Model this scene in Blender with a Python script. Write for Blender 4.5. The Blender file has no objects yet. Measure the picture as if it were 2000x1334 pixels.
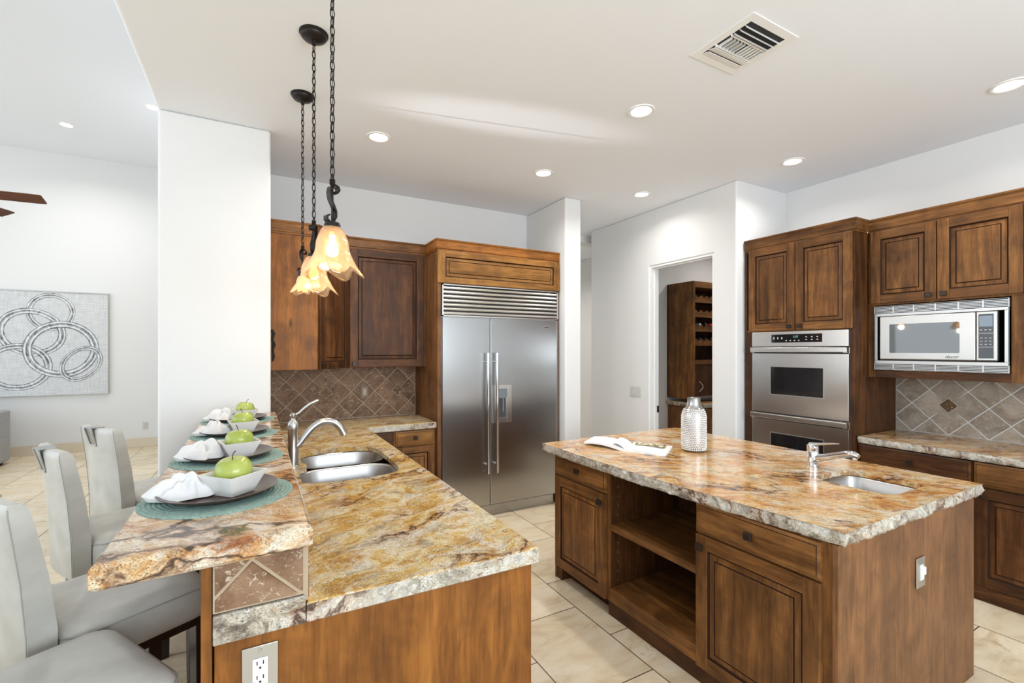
import bpy, bmesh, math, random
from mathutils import Vector, Matrix, noise as mnoise
from math import pi, sin, cos, radians as rad

sc = bpy.context.scene
COL = sc.collection
random.seed(7)

# ------------------------------------------------------------------ camera, world, exposure
cam_d = bpy.data.cameras.new('camera')
cam = bpy.data.objects.new('camera', cam_d)
COL.objects.link(cam)
cam.location = (0, 0, 1.55)
cam.rotation_euler = (rad(90), 0, -math.atan(500 / 908))
cam_d.sensor_width = 36
cam_d.lens = 36 * 908 / 2000
cam_d.shift_y = 17 / 2000
cam_d.clip_start = 0.02
sc.camera = cam

vs = sc.view_settings
vs.view_transform = 'Standard'
vs.look = 'None'
vs.gamma = 1.0
vs.exposure = 1.12
vs.use_curve_mapping = False

world = bpy.data.worlds.new('daylight')
sc.world = world
world.use_nodes = True
wn = world.node_tree
wn.nodes.clear()
_o = wn.nodes.new('ShaderNodeOutputWorld')
_b = wn.nodes.new('ShaderNodeBackground')
_t = wn.nodes.new('ShaderNodeTexCoord')
_s = wn.nodes.new('ShaderNodeSeparateXYZ')
_r = wn.nodes.new('ShaderNodeValToRGB')
_m = wn.nodes.new('ShaderNodeMapRange')
_m.inputs['From Min'].default_value = -1
_m.inputs['From Max'].default_value = 1
_e = _r.color_ramp.elements
_e[0].position, _e[0].color = 0.0, (.80, .84, .88, 1)
_e[1].position, _e[1].color = 1.0, (.72, .86, 1.0, 1)
for p_, c_ in ((.485, (.78, .81, .84, 1)), (.53, (.84, .92, 1.0, 1)), (.62, (.78, .89, 1.0, 1))):
    k_ = _r.color_ramp.elements.new(p_)
    k_.color = c_
wn.links.new(_t.outputs['Generated'], _s.inputs[0])
wn.links.new(_s.outputs['Z'], _m.inputs['Value'])
wn.links.new(_m.outputs[0], _r.inputs[0])
wn.links.new(_r.outputs[0], _b.inputs[0])
_b.inputs['Strength'].default_value = .72
wn.links.new(_b.outputs[0], _o.inputs[0])


def area_light(name, loc, rot, sx, sy, power, color=(1, 1, 1), shape='RECTANGLE', spread=180):
    d = bpy.data.lights.new(name, 'AREA')
    d.shape = shape
    d.size = sx
    if shape in ('RECTANGLE', 'ELLIPSE'):
        d.size_y = sy
    d.energy = power
    d.color = color
    d.spread = rad(spread)
    o = bpy.data.objects.new(name, d)
    COL.objects.link(o)
    o.location = loc
    o.rotation_euler = rot
    return o


# daylight from an added, unseen window behind the camera and through assumed tall living-room glazing
area_light('daylight_lamp', (1.35, -2.88, 1.75), (rad(116), 0, 0), 3.4, 1.6, 74, (.84, .93, 1))
area_light('daylight_lamp', (-7.0, 3.2, 2.2), (0, rad(-87), 0), 3.6, 5.6, 54, (.82, .92, 1))
WALLZ = 3.08
# narrow spot lamp added for the kitchen ceiling's light streak, an assumed sun glint
_sd = bpy.data.lights.new('added_streak_spot', 'SPOT')
_sd.energy = 1500
_sd.color = (.92, .96, 1)
_sd.spot_size = rad(3.4)
_sd.spot_blend = .9
_sd.shadow_soft_size = .05
_so = bpy.data.objects.new('added_streak_spot', _sd)
COL.objects.link(_so)
_so.location = (-6.9, 4.55, 1.0)
_so.rotation_euler = (Vector((1.45, 2.72, 3.08)) - Vector(_so.location)).to_track_quat('-Z', 'Y').to_euler()

# ------------------------------------------------------------------ materials


class N:
    """small node-tree builder"""

    def __init__(s, name):
        s.m = bpy.data.materials.new(name)
        s.m.use_nodes = True
        s.t = s.m.node_tree
        s.t.nodes.clear()
        s.out = s.t.nodes.new('ShaderNodeOutputMaterial')

    def new(s, typ, **kw):
        n = s.t.nodes.new('ShaderNode' + typ)
        for k, v in kw.items():
            setattr(n, k, v)
        return n

    def l(s, a, b):
        s.t.links.new(a, b)

    def put(s, sock, v):
        if hasattr(v, 'is_output') or isinstance(v, bpy.types.NodeSocket):
            s.l(v, sock)
        else:
            if isinstance(v, (tuple, list)) and len(v) == 3 and sock.type == 'RGBA':
                v = (*v, 1)
            sock.default_value = v

    def obj(s):
        return s.new('TexCoord').outputs['Object']

    def rnd(s):
        return s.new('ObjectInfo').outputs['Random']

    def mapping(s, vec, loc=(0, 0, 0), rot=(0, 0, 0), scale=(1, 1, 1)):
        n = s.new('Mapping')
        s.l(vec, n.inputs[0])
        s.put(n.inputs[1], loc)
        s.put(n.inputs[2], rot)
        s.put(n.inputs[3], scale)
        return n.outputs[0]

    def noise(s, vec, scale=5, detail=4, rough=.55, dist=0, out='Fac'):
        n = s.new('TexNoise')
        s.l(vec, n.inputs['Vector'])
        n.inputs['Scale'].default_value = scale
        n.inputs['Detail'].default_value = detail
        n.inputs['Roughness'].default_value = rough
        n.inputs['Distortion'].default_value = dist
        return n.outputs[out]

    def voronoi(s, vec, scale=5, feature='F1', out='Distance'):
        n = s.new('TexVoronoi', feature=feature)
        s.l(vec, n.inputs['Vector'])
        n.inputs['Scale'].default_value = scale
        return n.outputs[out]

    def ramp(s, fac, stops, interp='LINEAR'):
        n = s.new('ValToRGB')
        s.l(fac, n.inputs[0])
        e = n.color_ramp.elements
        n.color_ramp.interpolation = interp
        while len(e) < len(stops):
            e.new(.5)
        for el, (p, c) in zip(e, stops):
            el.position = p
            if isinstance(c, (int, float)):
                c = (c, c, c)
            el.color = (*c, 1)
        return n.outputs[0]

    def mix(s, fac, a, b, mode='MIX'):
        n = s.new('Mix', data_type='RGBA', blend_type=mode)
        s.put(n.inputs[0], fac)
        s.put(n.inputs[6], a)
        s.put(n.inputs[7], b)
        return n.outputs[2]

    def math(s, op, a, b=0.0, c=0.0):
        n = s.new('Math', operation=op)
        s.put(n.inputs[0], a)
        s.put(n.inputs[1], b)
        if len(n.inputs) > 2:
            s.put(n.inputs[2], c)
        return n.outputs[0]

    def vadd(s, a, b):
        n = s.new('VectorMath', operation='ADD')
        s.put(n.inputs[0], a)
        s.put(n.inputs[1], b)
        return n.outputs[0]

    def vscale(s, a, f):
        n = s.new('VectorMath', operation='SCALE')
        s.put(n.inputs[0], a)
        s.put(n.inputs['Scale'], f)
        return n.outputs[0]

    def bump(s, h, strength=.2, dist=.01):
        n = s.new('Bump')
        s.l(h, n.inputs['Height'])
        n.inputs['Strength'].default_value = strength
        n.inputs['Distance'].default_value = dist
        return n.outputs[0]

    def bsdf(s, color=(.8, .8, .8), rough=.5, metal=0.0, normal=None, **kw):
        p = s.new('BsdfPrincipled')
        s.put(p.inputs['Base Color'], color)
        s.put(p.inputs['Roughness'], rough)
        s.put(p.inputs['Metallic'], metal)
        if normal is not None:
            s.l(normal, p.inputs['Normal'])
        for k, v in kw.items():
            s.put(p.inputs[k.replace('_', ' ')], v)
        s.l(p.outputs[0], s.out.inputs[0])
        return p


def srgb(r, g, b):
    f = lambda c: (c / 255 / 12.92) if c / 255 <= .04045 else ((c / 255 + .055) / 1.055) ** 2.4
    return (f(r), f(g), f(b))


def plain(name, color, rough=.5, metal=0.0, **kw):
    n = N(name)
    n.bsdf(color, rough, metal, **kw)
    return n.m


def offset_coords(n, amount=7.3):
    v = n.obj()
    c = n.new('CombineXYZ')
    r = n.math('MULTIPLY', n.rnd(), amount)
    n.l(r, c.inputs[0])
    n.l(n.math('MULTIPLY', r, 1.7), c.inputs[1])
    n.l(n.math('MULTIPLY', r, .6), c.inputs[2])
    return n.vadd(v, c.outputs[0])


_wood = {}


def wood(axis='z', tone='mid'):
    key = (axis, tone)
    if key in _wood:
        return _wood[key]
    n = N('alder_%s_%s' % (tone, axis))
    v = offset_coords(n)
    along, across = 1.3, 17.0
    scl = {'z': (across, across, along), 'x': (along, across, across), 'y': (across, along, across)}[axis]
    vm = n.mapping(v, scale=scl)
    wob = n.noise(v, 3.2, 2, .5, out='Color')
    vm = n.vadd(vm, n.vscale(wob, .8))
    grain = n.noise(vm, 1.0, 5, .62, .9)
    fine = n.noise(n.mapping(v, scale=tuple(q * 5 for q in scl)), 1.0, 3, .6)
    blotch = n.noise(v, 5.0, 3, .6, .6)
    pal = {
        'mid': ((74, 45, 20), (120, 78, 38), (156, 108, 58)),
        'dark': ((50, 28, 13), (84, 50, 24), (116, 74, 38)),
        'orange': ((104, 60, 20), (140, 86, 32), (164, 106, 46)),
        'light': ((108, 68, 26), (152, 104, 48), (184, 134, 72)),
        'tan': ((98, 62, 34), (134, 90, 54), (156, 110, 70)),
        'blade': ((70, 36, 20), (104, 58, 34), (126, 76, 46)),
    }[tone]
    c = n.ramp(grain, [(.25, srgb(*pal[0])), (.5, srgb(*pal[1])), (.74, srgb(*pal[2]))])
    c = n.mix(n.ramp(blotch, [(.40, 0.0), (.72, .55)]), c, srgb(*[q * .62 for q in pal[0]]))
    c = n.mix(n.ramp(fine, [(.48, 0.0), (.72, .42)]), c, srgb(*[q * .55 for q in pal[0]]))
    # small knots
    kn = n.voronoi(n.mapping(v, scale={'z': (4, 4, 1.6), 'x': (1.6, 4, 4), 'y': (4, 1.6, 4)}[axis]), 1.0)
    c = n.mix(n.ramp(kn, [(.02, .8), (.07, 0.0)]), c, srgb(38, 20, 10))
    sx = n.new('SeparateXYZ')
    n.l(v, sx.inputs[0])
    if axis == 'z':
        q = n.math('ADD', sx.outputs[0], sx.outputs[1])
    else:
        q = sx.outputs[2]
    wn_ = n.new('TexWhiteNoise', noise_dimensions='1D')
    n.l(n.math('FLOOR', n.math('MULTIPLY', q, 9.0)), wn_.inputs['W'])
    tint = n.math('ADD', n.math('MULTIPLY_ADD', n.rnd(), .22, .80), n.math('MULTIPLY', wn_.outputs['Value'], .20))
    cc = n.new('CombineXYZ')
    for i in range(3):
        n.l(tint, cc.inputs[i])
    c = n.mix(1.0, c, cc.outputs[0], 'MULTIPLY')
    n.bsdf(c, n.ramp(grain, [(.3, .42), (.8, .55)]), normal=n.bump(grain, .06, .004), Specular_IOR_Level=.28)
    _wood[key] = n.m
    return n.m


GLAZE = plain('dark_glaze_line', srgb(42, 24, 13), .7, Specular_IOR_Level=.15)
GAP = plain('dark_reveal', srgb(24, 15, 9), .6)


def granite(name, flow=0.0, pal='gold', white=.5, grey=.5, streak=.5, vein=.5, scale=1.0, edge=False, seed=0.0):
    n = N(name)
    v = n.mapping(n.obj(), loc=(seed, seed * .7, 0), rot=(0, 0, flow))
    w1 = n.noise(v, 2.6 * scale, 4, .55, out='Color')
    vv = n.vadd(v, n.vscale(w1, .30))
    st = n.mapping(vv, scale=(1.0, 2.1, 1.8))
    a = n.noise(st, 4.2 * scale, 11, .70, .35)
    P = {'gold': [(.30, (132, 94, 50)), (.40, (182, 136, 66)), (.47, (204, 166, 92)), (.53, (212, 188, 138)), (.61, (216, 204, 172)), (.74, (182, 146, 84))],
         'rust': [(.30, (126, 74, 42)), (.40, (172, 112, 62)), (.47, (198, 156, 104)), (.54, (214, 192, 158)), (.62, (216, 204, 184)), (.74, (176, 122, 74))],
         'honey': [(.30, (140, 84, 38)), (.40, (194, 128, 58)), (.47, (216, 160, 90)), (.54, (224, 188, 134)), (.62, (222, 200, 164)), (.74, (186, 128, 68))],
         'pale': [(.30, (62, 56, 54)), (.40, (126, 114, 100)), (.47, (182, 172, 152)), (.56, (204, 200, 192)), (.66, (180, 158, 120)), (.78, (110, 98, 86))]}[pal]
    c = n.ramp(a, [(p, srgb(*q)) for p, q in P])
    # pale quartz clouds and grey clouds with ragged, grainy borders
    b = n.noise(n.mapping(vv, loc=(4.2, 1.7, 3.1), scale=(1.0, 1.7, 1.6)), 3.4 * scale, 12, .76, .3)
    c = n.mix(n.ramp(b, [(.60 - .14 * white, 0.0), (.68 - .14 * white, .82)]), c, srgb(218, 210, 194))
    g = n.noise(n.mapping(vv, loc=(9, 2, 5), scale=(1.0, 1.9, 1.7)), 4.4 * scale, 12, .78, .3)
    c = n.mix(n.ramp(g, [(.60 - .12 * grey, 0.0), (.69 - .10 * grey, .70)]), c, srgb(126, 116, 106))
    # short strokes along the flow
    sk = n.noise(n.mapping(vv, scale=(12, 46, 40)), 1.0, 5, .68, .4)
    c = n.mix(n.ramp(sk, [(.50, 0.0), (.62, .75 * streak)]), c, srgb(132, 82, 38) if not edge else srgb(92, 84, 76))
    sk2 = n.noise(n.mapping(vv, loc=(3, 8, 1), scale=(16, 56, 48)), 1.0, 5, .68, .4)
    c = n.mix(n.ramp(sk2, [(.54, 0.0), (.66, .7 * streak)]), c, srgb(232, 224, 206))
    # crystals
    cr = n.voronoi(n.mapping(v, scale=(1, 1.5, 1.3)), 300, out='Color')
    sp = n.new('SeparateColor')
    n.l(cr, sp.inputs[0])
    k = n.ramp(sp.outputs[0], [(0, .70), (.5, 1.0), (1, 1.22)])
    c = n.mix(.8, c, n.mix(1.0, c, k, 'MULTIPLY'))
    msk = n.noise(v, 7 * scale, 5, .65)
    df = n.math('MULTIPLY', n.ramp(sp.outputs[1], [(.84, 0.0), (.88, .75)]), n.ramp(msk, [(.42, .05), (.60, 1.0)]))
    c = n.mix(df, c, srgb(62, 50, 42))
    # wandering dark and rusty veins
    d = n.noise(n.mapping(vv, loc=(1.3, 7, 2), scale=(1, 2.6, 2.2)), 1.3 * scale, 7, .6, .3)
    ridge = n.math('ABSOLUTE', n.math('SUBTRACT', d, .5))
    wv = n.noise(v, 2.6, 3)
    on = n.ramp(wv, [(.52 - .12 * vein, 0.0), (.62 - .1 * vein, 1.0)])
    c = n.mix(n.math('MULTIPLY', n.ramp(ridge, [(.010, .55), (.05, 0.0)]), on), c, srgb(158, 96, 40))
    c = n.mix(n.math('MULTIPLY', n.ramp(ridge, [(.004, .95), (.010 + .012 * vein, 0.0)]), on), c, srgb(60, 48, 42))
    n.bsdf(c, .15 if not edge else .45, normal=n.bump(sp.outputs[0], .015 if not edge else .25, .002), Specular_IOR_Level=.5)
    return n.m


G_PEN = granite('granite_peninsula', rad(-28), 'gold', .62, .60, .5, .42, 1.45)
G_BAR = granite('granite_bar', rad(18), 'rust', .78, .75, .5, 1.5, 1.2, seed=3.3)
G_ISL = granite('granite_island', rad(48), 'honey', .62, .3, .8, .4, 1.1)
G_EDGE = granite('granite_broken_edge', rad(20), 'pale', .6, .8, .5, .6, 2.0, True)
G_PEDGE = granite('granite_sawn_edge', rad(8), 'pale', .7, .7, .5, .6, 1.6, True)


def mat_wall(name, col, bumpy=.03):
    n = N(name)
    f = n.noise(n.obj(), 60, 4, .6)
    n.bsdf(col, .85, normal=n.bump(f, bumpy, .004), Specular_IOR_Level=.2)
    return n.m


M_WALL = mat_wall('white_wall_paint', srgb(227, 227, 226))
M_CEIL = mat_wall('white_ceiling_paint', srgb(238, 241, 246))
M_TRIM = plain('white_trim_paint', srgb(238, 238, 236), .45)


def mat_floor():
    n = N('travertine_tile_floor')
    v = n.obj()
    s = n.new('SeparateXYZ')
    n.l(v, s.inputs[0])
    c = n.new('CombineXYZ')
    n.l(n.math('ADD', s.outputs[1], .627 * 20 - 1.648), c.inputs[0])
    n.l(n.math('ADD', s.outputs[0], .4667 * 40 - 1.69), c.inputs[1])
    br = n.new('TexBrick')
    br.offset = .5
    br.offset_frequency = 2
    br.squash = 1.0
    n.l(c.outputs[0], br.inputs['Vector'])
    br.inputs['Color1'].default_value = (0, 0, 0, 1)
    br.inputs['Color2'].default_value = (1, 1, 1, 1)
    br.inputs['Mortar'].default_value = (.5, .5, .5, 1)
    br.inputs['Scale'].default_value = 1
    br.inputs['Mortar Size'].default_value = .0032
    br.inputs['Mortar Smooth'].default_value = .1
    br.inputs['Bias'].default_value = 0
    br.inputs['Brick Width'].default_value = .627
    br.inputs['Row Height'].default_value = .4667
    rndv = br.outputs['Color']
    off = n.vadd(v, n.vscale(rndv, 9.0))
    cl = n.noise(n.mapping(off, scale=(1.2, 2.6, 1)), 2.6, 7, .62, .7)
    c1 = n.ramp(cl, [(.28, srgb(204, 180, 146)), (.47, srgb(230, 212, 182)), (.68, srgb(240, 228, 206))])
    sp = n.noise(off, 22, 6, .7, .5)
    big = n.noise(off, 3.1, 3, .5)
    pit = n.math('MULTIPLY', n.ramp(sp, [(.52, 0.0), (.66, .75)]), n.ramp(big, [(.52, 0.0), (.66, 1.0)]))
    c1 = n.mix(pit, c1, srgb(158, 128, 90))
    tone = n.ramp(rndv, [(0, (.86, .85, .83)), (1, (1.04, 1.03, 1.01))])
    c1 = n.mix(1.0, c1, tone, 'MULTIPLY')
    c1 = n.mix(br.outputs['Fac'], c1, srgb(96, 80, 62))
    n.bsdf(c1, n.ramp(cl, [(.3, .34), (.7, .26)]), normal=n.bump(br.outputs['Fac'], -.25, .003), Specular_IOR_Level=.4)
    return n.m


M_FLOOR = mat_floor()


def mat_steel(name, axis='x', col=(.60, .60, .59), rough=.27):
    n = N(name)
    if axis == 'n':
        n.bsdf(col, rough, 1.0)
        return n.m
    f = n.noise(n.mapping(n.obj(), scale=(1.2, 60, 160)), 1, 2, .5)
    c = n.mix(n.ramp(f, [(.3, 0.0), (.7, .16)]), col, tuple(q * .8 for q in col))
    p = n.bsdf(c, rough, 1.0)
    p.inputs['Anisotropic'].default_value = .6
    tg = n.new('Tangent', direction_type='RADIAL', axis='Z')
    n.l(tg.outputs[0], p.inputs['Tangent'])
    return n.m


STEEL = mat_steel('brushed_stainless_steel', 'x', (.40, .40, .40), .24)
STEEL_V = mat_steel('stainless_steel', 'n', (.62, .62, .61), .24)
SINKSTEEL = mat_steel('satin_sink_steel', 'n', (.46, .45, .44), .33)
OVENSTEEL = mat_steel('oven_steel', 'x', (.66, .65, .63), .24)
NICKEL = mat_steel('brushed_nickel', 'n', (.52, .51, .49), .28)
CHROME = plain('polished_chrome', (.72, .73, .74), .10, 1.0)
SATIN = plain('satin_aluminium', (.52, .52, .51), .34, 1.0)
BLACKGLASS = plain('black_glass', (.012, .012, .014), .04, Specular_IOR_Level=.6)
WINGLASS = plain('dark_mirror_glass', (.05, .055, .05), .03, Specular_IOR_Level=1.0, Coat_Weight=.3, Coat_Roughness=.02)
BLACK = plain('black_plastic', (.014, .014, .015), .4)
DARKGREY = plain('dark_grey_plastic', (.05, .05, .055), .45)
IRON = plain('oil_rubbed_bronze', (.022, .018, .016), .38, .6)
KNOB = plain('dark_bronze_knob', (.035, .024, .018), .38, .5)
WHITE_P = plain('white_plastic', srgb(240, 240, 236), .35)
GREY_P = plain('light_grey_plastic', srgb(205, 204, 198), .4)
CERAMIC = plain('white_glazed_ceramic', srgb(228, 227, 222), .12)
PRINT = plain('pale_print', srgb(190, 190, 190), .5)


def mat_leather():
    n = N('pale_grey_leather')
    f = n.voronoi(n.obj(), 420)
    g = n.noise(n.obj(), 9, 3)
    c = n.ramp(g, [(.3, srgb(176, 174, 166)), (.7, srgb(196, 194, 187))])
    n.bsdf(c, .36, normal=n.bump(f, .05, .001), Specular_IOR_Level=.5)
    return n.m


LEATHER = mat_leather()
SEAM = plain('leather_seam_thread', srgb(158, 156, 150), .6)
ESPRESSO = plain('espresso_stained_wood', srgb(38, 25, 22), .3)


def mat_tile(name, base, dark, light):
    n = N(name)
    v = n.obj()
    at = n.new('Attribute', attribute_name='tint')
    off = n.vadd(v, n.vscale(at.outputs['Color'], 11.0))
    cl = n.noise(off, 9, 5, .65, .6)
    c = n.ramp(cl, [(.3, srgb(*dark)), (.5, srgb(*base)), (.72, srgb(*light))])
    tn = n.ramp(at.outputs['Fac'], [(0, .80), (1, 1.14)])
    c = n.mix(1.0, c, tn, 'MULTIPLY')
    sp = n.noise(n.mapping(off, scale=(1, 1, 1.3)), 46, 5, .7, 1.4)
    pm = n.noise(off, 7, 2)
    pits = n.math('MULTIPLY', n.ramp(sp, [(.56, 0.0), (.62, 1.0)]), n.ramp(pm, [(.38, .1), (.56, 1.0)]))
    c = n.mix(n.math('MULTIPLY', pits, .8), c, srgb(204, 188, 168))
    n.bsdf(c, n.ramp(cl, [(.3, .45), (.7, .6)]), normal=n.bump(pits, -.35, .003), Specular_IOR_Level=.25)
    return n.m


TILE = mat_tile('tumbled_brown_travertine', (128, 98, 74), (98, 70, 48), (150, 122, 98))
TILE_R = mat_tile('tumbled_grey_travertine', (158, 144, 128), (128, 113, 97), (180, 168, 154))
TILE_A = mat_tile('brown_accent_stone', (104, 76, 46), (62, 44, 28), (140, 112, 74))
GROUT = plain('sand_grout', srgb(176, 156, 130), .8)
GROUT_R = plain('pale_grout', srgb(206, 204, 198), .8)

# ------------------------------------------------------------------ geometry helpers


class MB:
    """collects geometry, then becomes one mesh object"""

    def __init__(s):
        s.v, s.f, s.m, s.sm, s.tint = [], [], [], [], []

    def add(s, verts, faces, m=0, smooth=False, tint=0.0):
        o = len(s.v)
        s.v += [tuple(q) for q in verts]
        for f in faces:
            s.f.append([i + o for i in f])
            s.m.append(m)
            s.sm.append(smooth)
            s.tint.append(tint)
        return s

    def box(s, x0, x1, y0, y1, z0, z1, m=0):
        v = [(x, y, z) for x in (x0, x1) for y in (y0, y1) for z in (z0, z1)]
        return s.add(v, [(0, 1, 3, 2), (4, 6, 7, 5), (0, 4, 5, 1), (2, 3, 7, 6), (0, 2, 6, 4), (1, 5, 7, 3)], m)

    def loft(s, rings, m=0, smooth=True, cap0=True, cap1=True, closed=True):
        n = len(rings[0])
        v = [p for r in rings for p in r]
        f = []
        for k in range(len(rings) - 1):
            for i in range(n if closed else n - 1):
                j = (i + 1) % n
                f.append((k * n + i, k * n + j, (k + 1) * n + j, (k + 1) * n + i))
        s.add(v, f, m, smooth)
        if cap0:
            s.add(rings[0], [tuple(range(n))[::-1]], m, False)
        if cap1:
            s.add(rings[-1], [tuple(range(n))], m, False)
        return s

    def lathe(s, prof, seg=24, c=(0, 0, 0), m=0, axis='z', cap0=True, cap1=True):
        rings = []
        for r, h in prof:
            ring = []
            for i in range(seg):
                a = 2 * pi * i / seg
                p = (r * cos(a), r * sin(a), h)
                if axis == 'y':
                    p = (r * cos(a), h, r * sin(a))
                elif axis == 'x':
                    p = (h, r * cos(a), r * sin(a))
                ring.append((p[0] + c[0], p[1] + c[1], p[2] + c[2]))
            rings.append(ring)
        return s.loft(rings, m, True, cap0, cap1)

    def tube(s, path, r, seg=10, m=0, closed=False, cap=True, flat=1.0):
        P = [Vector(p) for p in path]
        n = len(P)
        rr = r if isinstance(r, (list, tuple)) else [r] * n
        rings = []
        up = None
        for i in range(n):
            if closed:
                t = (P[(i + 1) % n] - P[i - 1]).normalized()
            else:
                t = (P[min(i + 1, n - 1)] - P[max(i - 1, 0)]).normalized()
            if up is None:
                up = Vector((0, 0, 1)) if abs(t.z) < .9 else Vector((1, 0, 0))
            up = (up - t * up.dot(t)).normalized()
            sd = t.cross(up)
            rings.append([tuple(P[i] + (up * cos(2 * pi * k / seg) * flat + sd * sin(2 * pi * k / seg)) * rr[i]) for k in range(seg)])
        if closed:
            rings.append(rings[0])
            return s.loft(rings, m, True, False, False)
        return s.loft(rings, m, True, cap, cap)

    def prism(s, poly, z0, z1, m=0, axis='z'):
        def P(a, b, h):
            return (a, b, h) if axis == 'z' else ((a, h, b) if axis == 'y' else (h, a, b))
        n = len(poly)
        v = [P(a, b, z0) for a, b in poly] + [P(a, b, z1) for a, b in poly]
        f = [tuple(range(n))[::-1], tuple(range(n, 2 * n))]
        for i in range(n):
            j = (i + 1) % n
            f.append((i, j, n + j, n + i))
        return s.add(v, f, m)

    def build(s, name, mats, parent=None, loc=None, bevel=0, seg=2, smooth_all=False, angle=40, recalc=True, weld=False):
        me = bpy.data.meshes.new(name)
        me.from_pydata(s.v, [], s.f)
        if not isinstance(mats, (list, tuple)):
            mats = [mats]
        for q in mats:
            me.materials.append(q)
        for p, mi, sm in zip(me.polygons, s.m, s.sm):
            p.material_index = mi
            p.use_smooth = sm or smooth_all
        if any(s.tint):
            at = me.attributes.new('tint', 'FLOAT_COLOR', 'CORNER')
            k = 0
            for p, t in zip(me.polygons, s.tint):
                for _ in p.loop_indices:
                    at.data[k].color = (t, t, t, 1)
                    k += 1
        if recalc or weld:
            bm = bmesh.new()
            bm.from_mesh(me)
            if weld:
                bmesh.ops.remove_doubles(bm, verts=bm.verts, dist=1e-5)
            bmesh.ops.recalc_face_normals(bm, faces=bm.faces)
            bm.to_mesh(me)
            bm.free()
        if any(s.sm) or smooth_all:
            try:
                me.set_sharp_from_angle(angle=rad(angle))
            except Exception:
                pass
        o = bpy.data.objects.new(name, me)
        COL.objects.link(o)
        if parent is not None:
            o.parent = parent
        if loc:
            o.location = loc
        if bevel:
            b = o.modifiers.new('soft_edge', 'BEVEL')
            b.width = bevel
            b.segments = seg
            b.limit_method = 'ANGLE'
            b.angle_limit = rad(40)
        return o


def tag(o, label, cat, group=None):
    o['label'] = label
    o['category'] = cat
    if group:
        o['group'] = group
    return o


def thing(name, label, cat, loc=(0, 0, 0), rz=0, group=None):
    o = bpy.data.objects.new(name, None)
    o.empty_display_size = .05
    COL.objects.link(o)
    o.location = loc
    o.rotation_euler = (0, 0, rz)
    return tag(o, label, cat, group)


def struct(o):
    o['kind'] = 'structure'
    return o


def dup(root, loc, rz, label, group=None):
    r = root.copy()
    COL.objects.link(r)
    r.location = loc
    r.rotation_euler = (0, 0, rz)
    r['label'] = label
    for ch in list(root.children):
        c = ch.copy()
        COL.objects.link(c)
        c.parent = r
        for g in ch.children:
            d = g.copy()
            COL.objects.link(d)
            d.parent = c
    return r


def rrect(x0, x1, y0, y1, r, n=5):
    pts = []
    for cx, cy, a0 in ((x1 - r, y1 - r, 0), (x0 + r, y1 - r, 90), (x0 + r, y0 + r, 180), (x1 - r, y0 + r, 270)):
        for k in range(n + 1):
            a = rad(a0 + 90 * k / n)
            pts.append((cx + r * cos(a), cy + r * sin(a)))
    return pts


def clip_poly(poly, x0, x1, z0, z1):
    def cl(p, f):
        out = []
        for i in range(len(p)):
            a, b = p[i], p[(i + 1) % len(p)]
            da, db = f(a), f(b)
            if da >= 0:
                out.append(a)
            if (da >= 0) != (db >= 0):
                t = da / (da - db)
                out.append((a[0] + (b[0] - a[0]) * t, a[1] + (b[1] - a[1]) * t))
        return out
    for f in (lambda q: q[0] - x0, lambda q: x1 - q[0], lambda q: q[1] - z0, lambda q: z1 - q[1]):
        if len(poly) < 3:
            return []
        poly = cl(poly, f)
    return poly if len(poly) >= 3 else []


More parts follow.
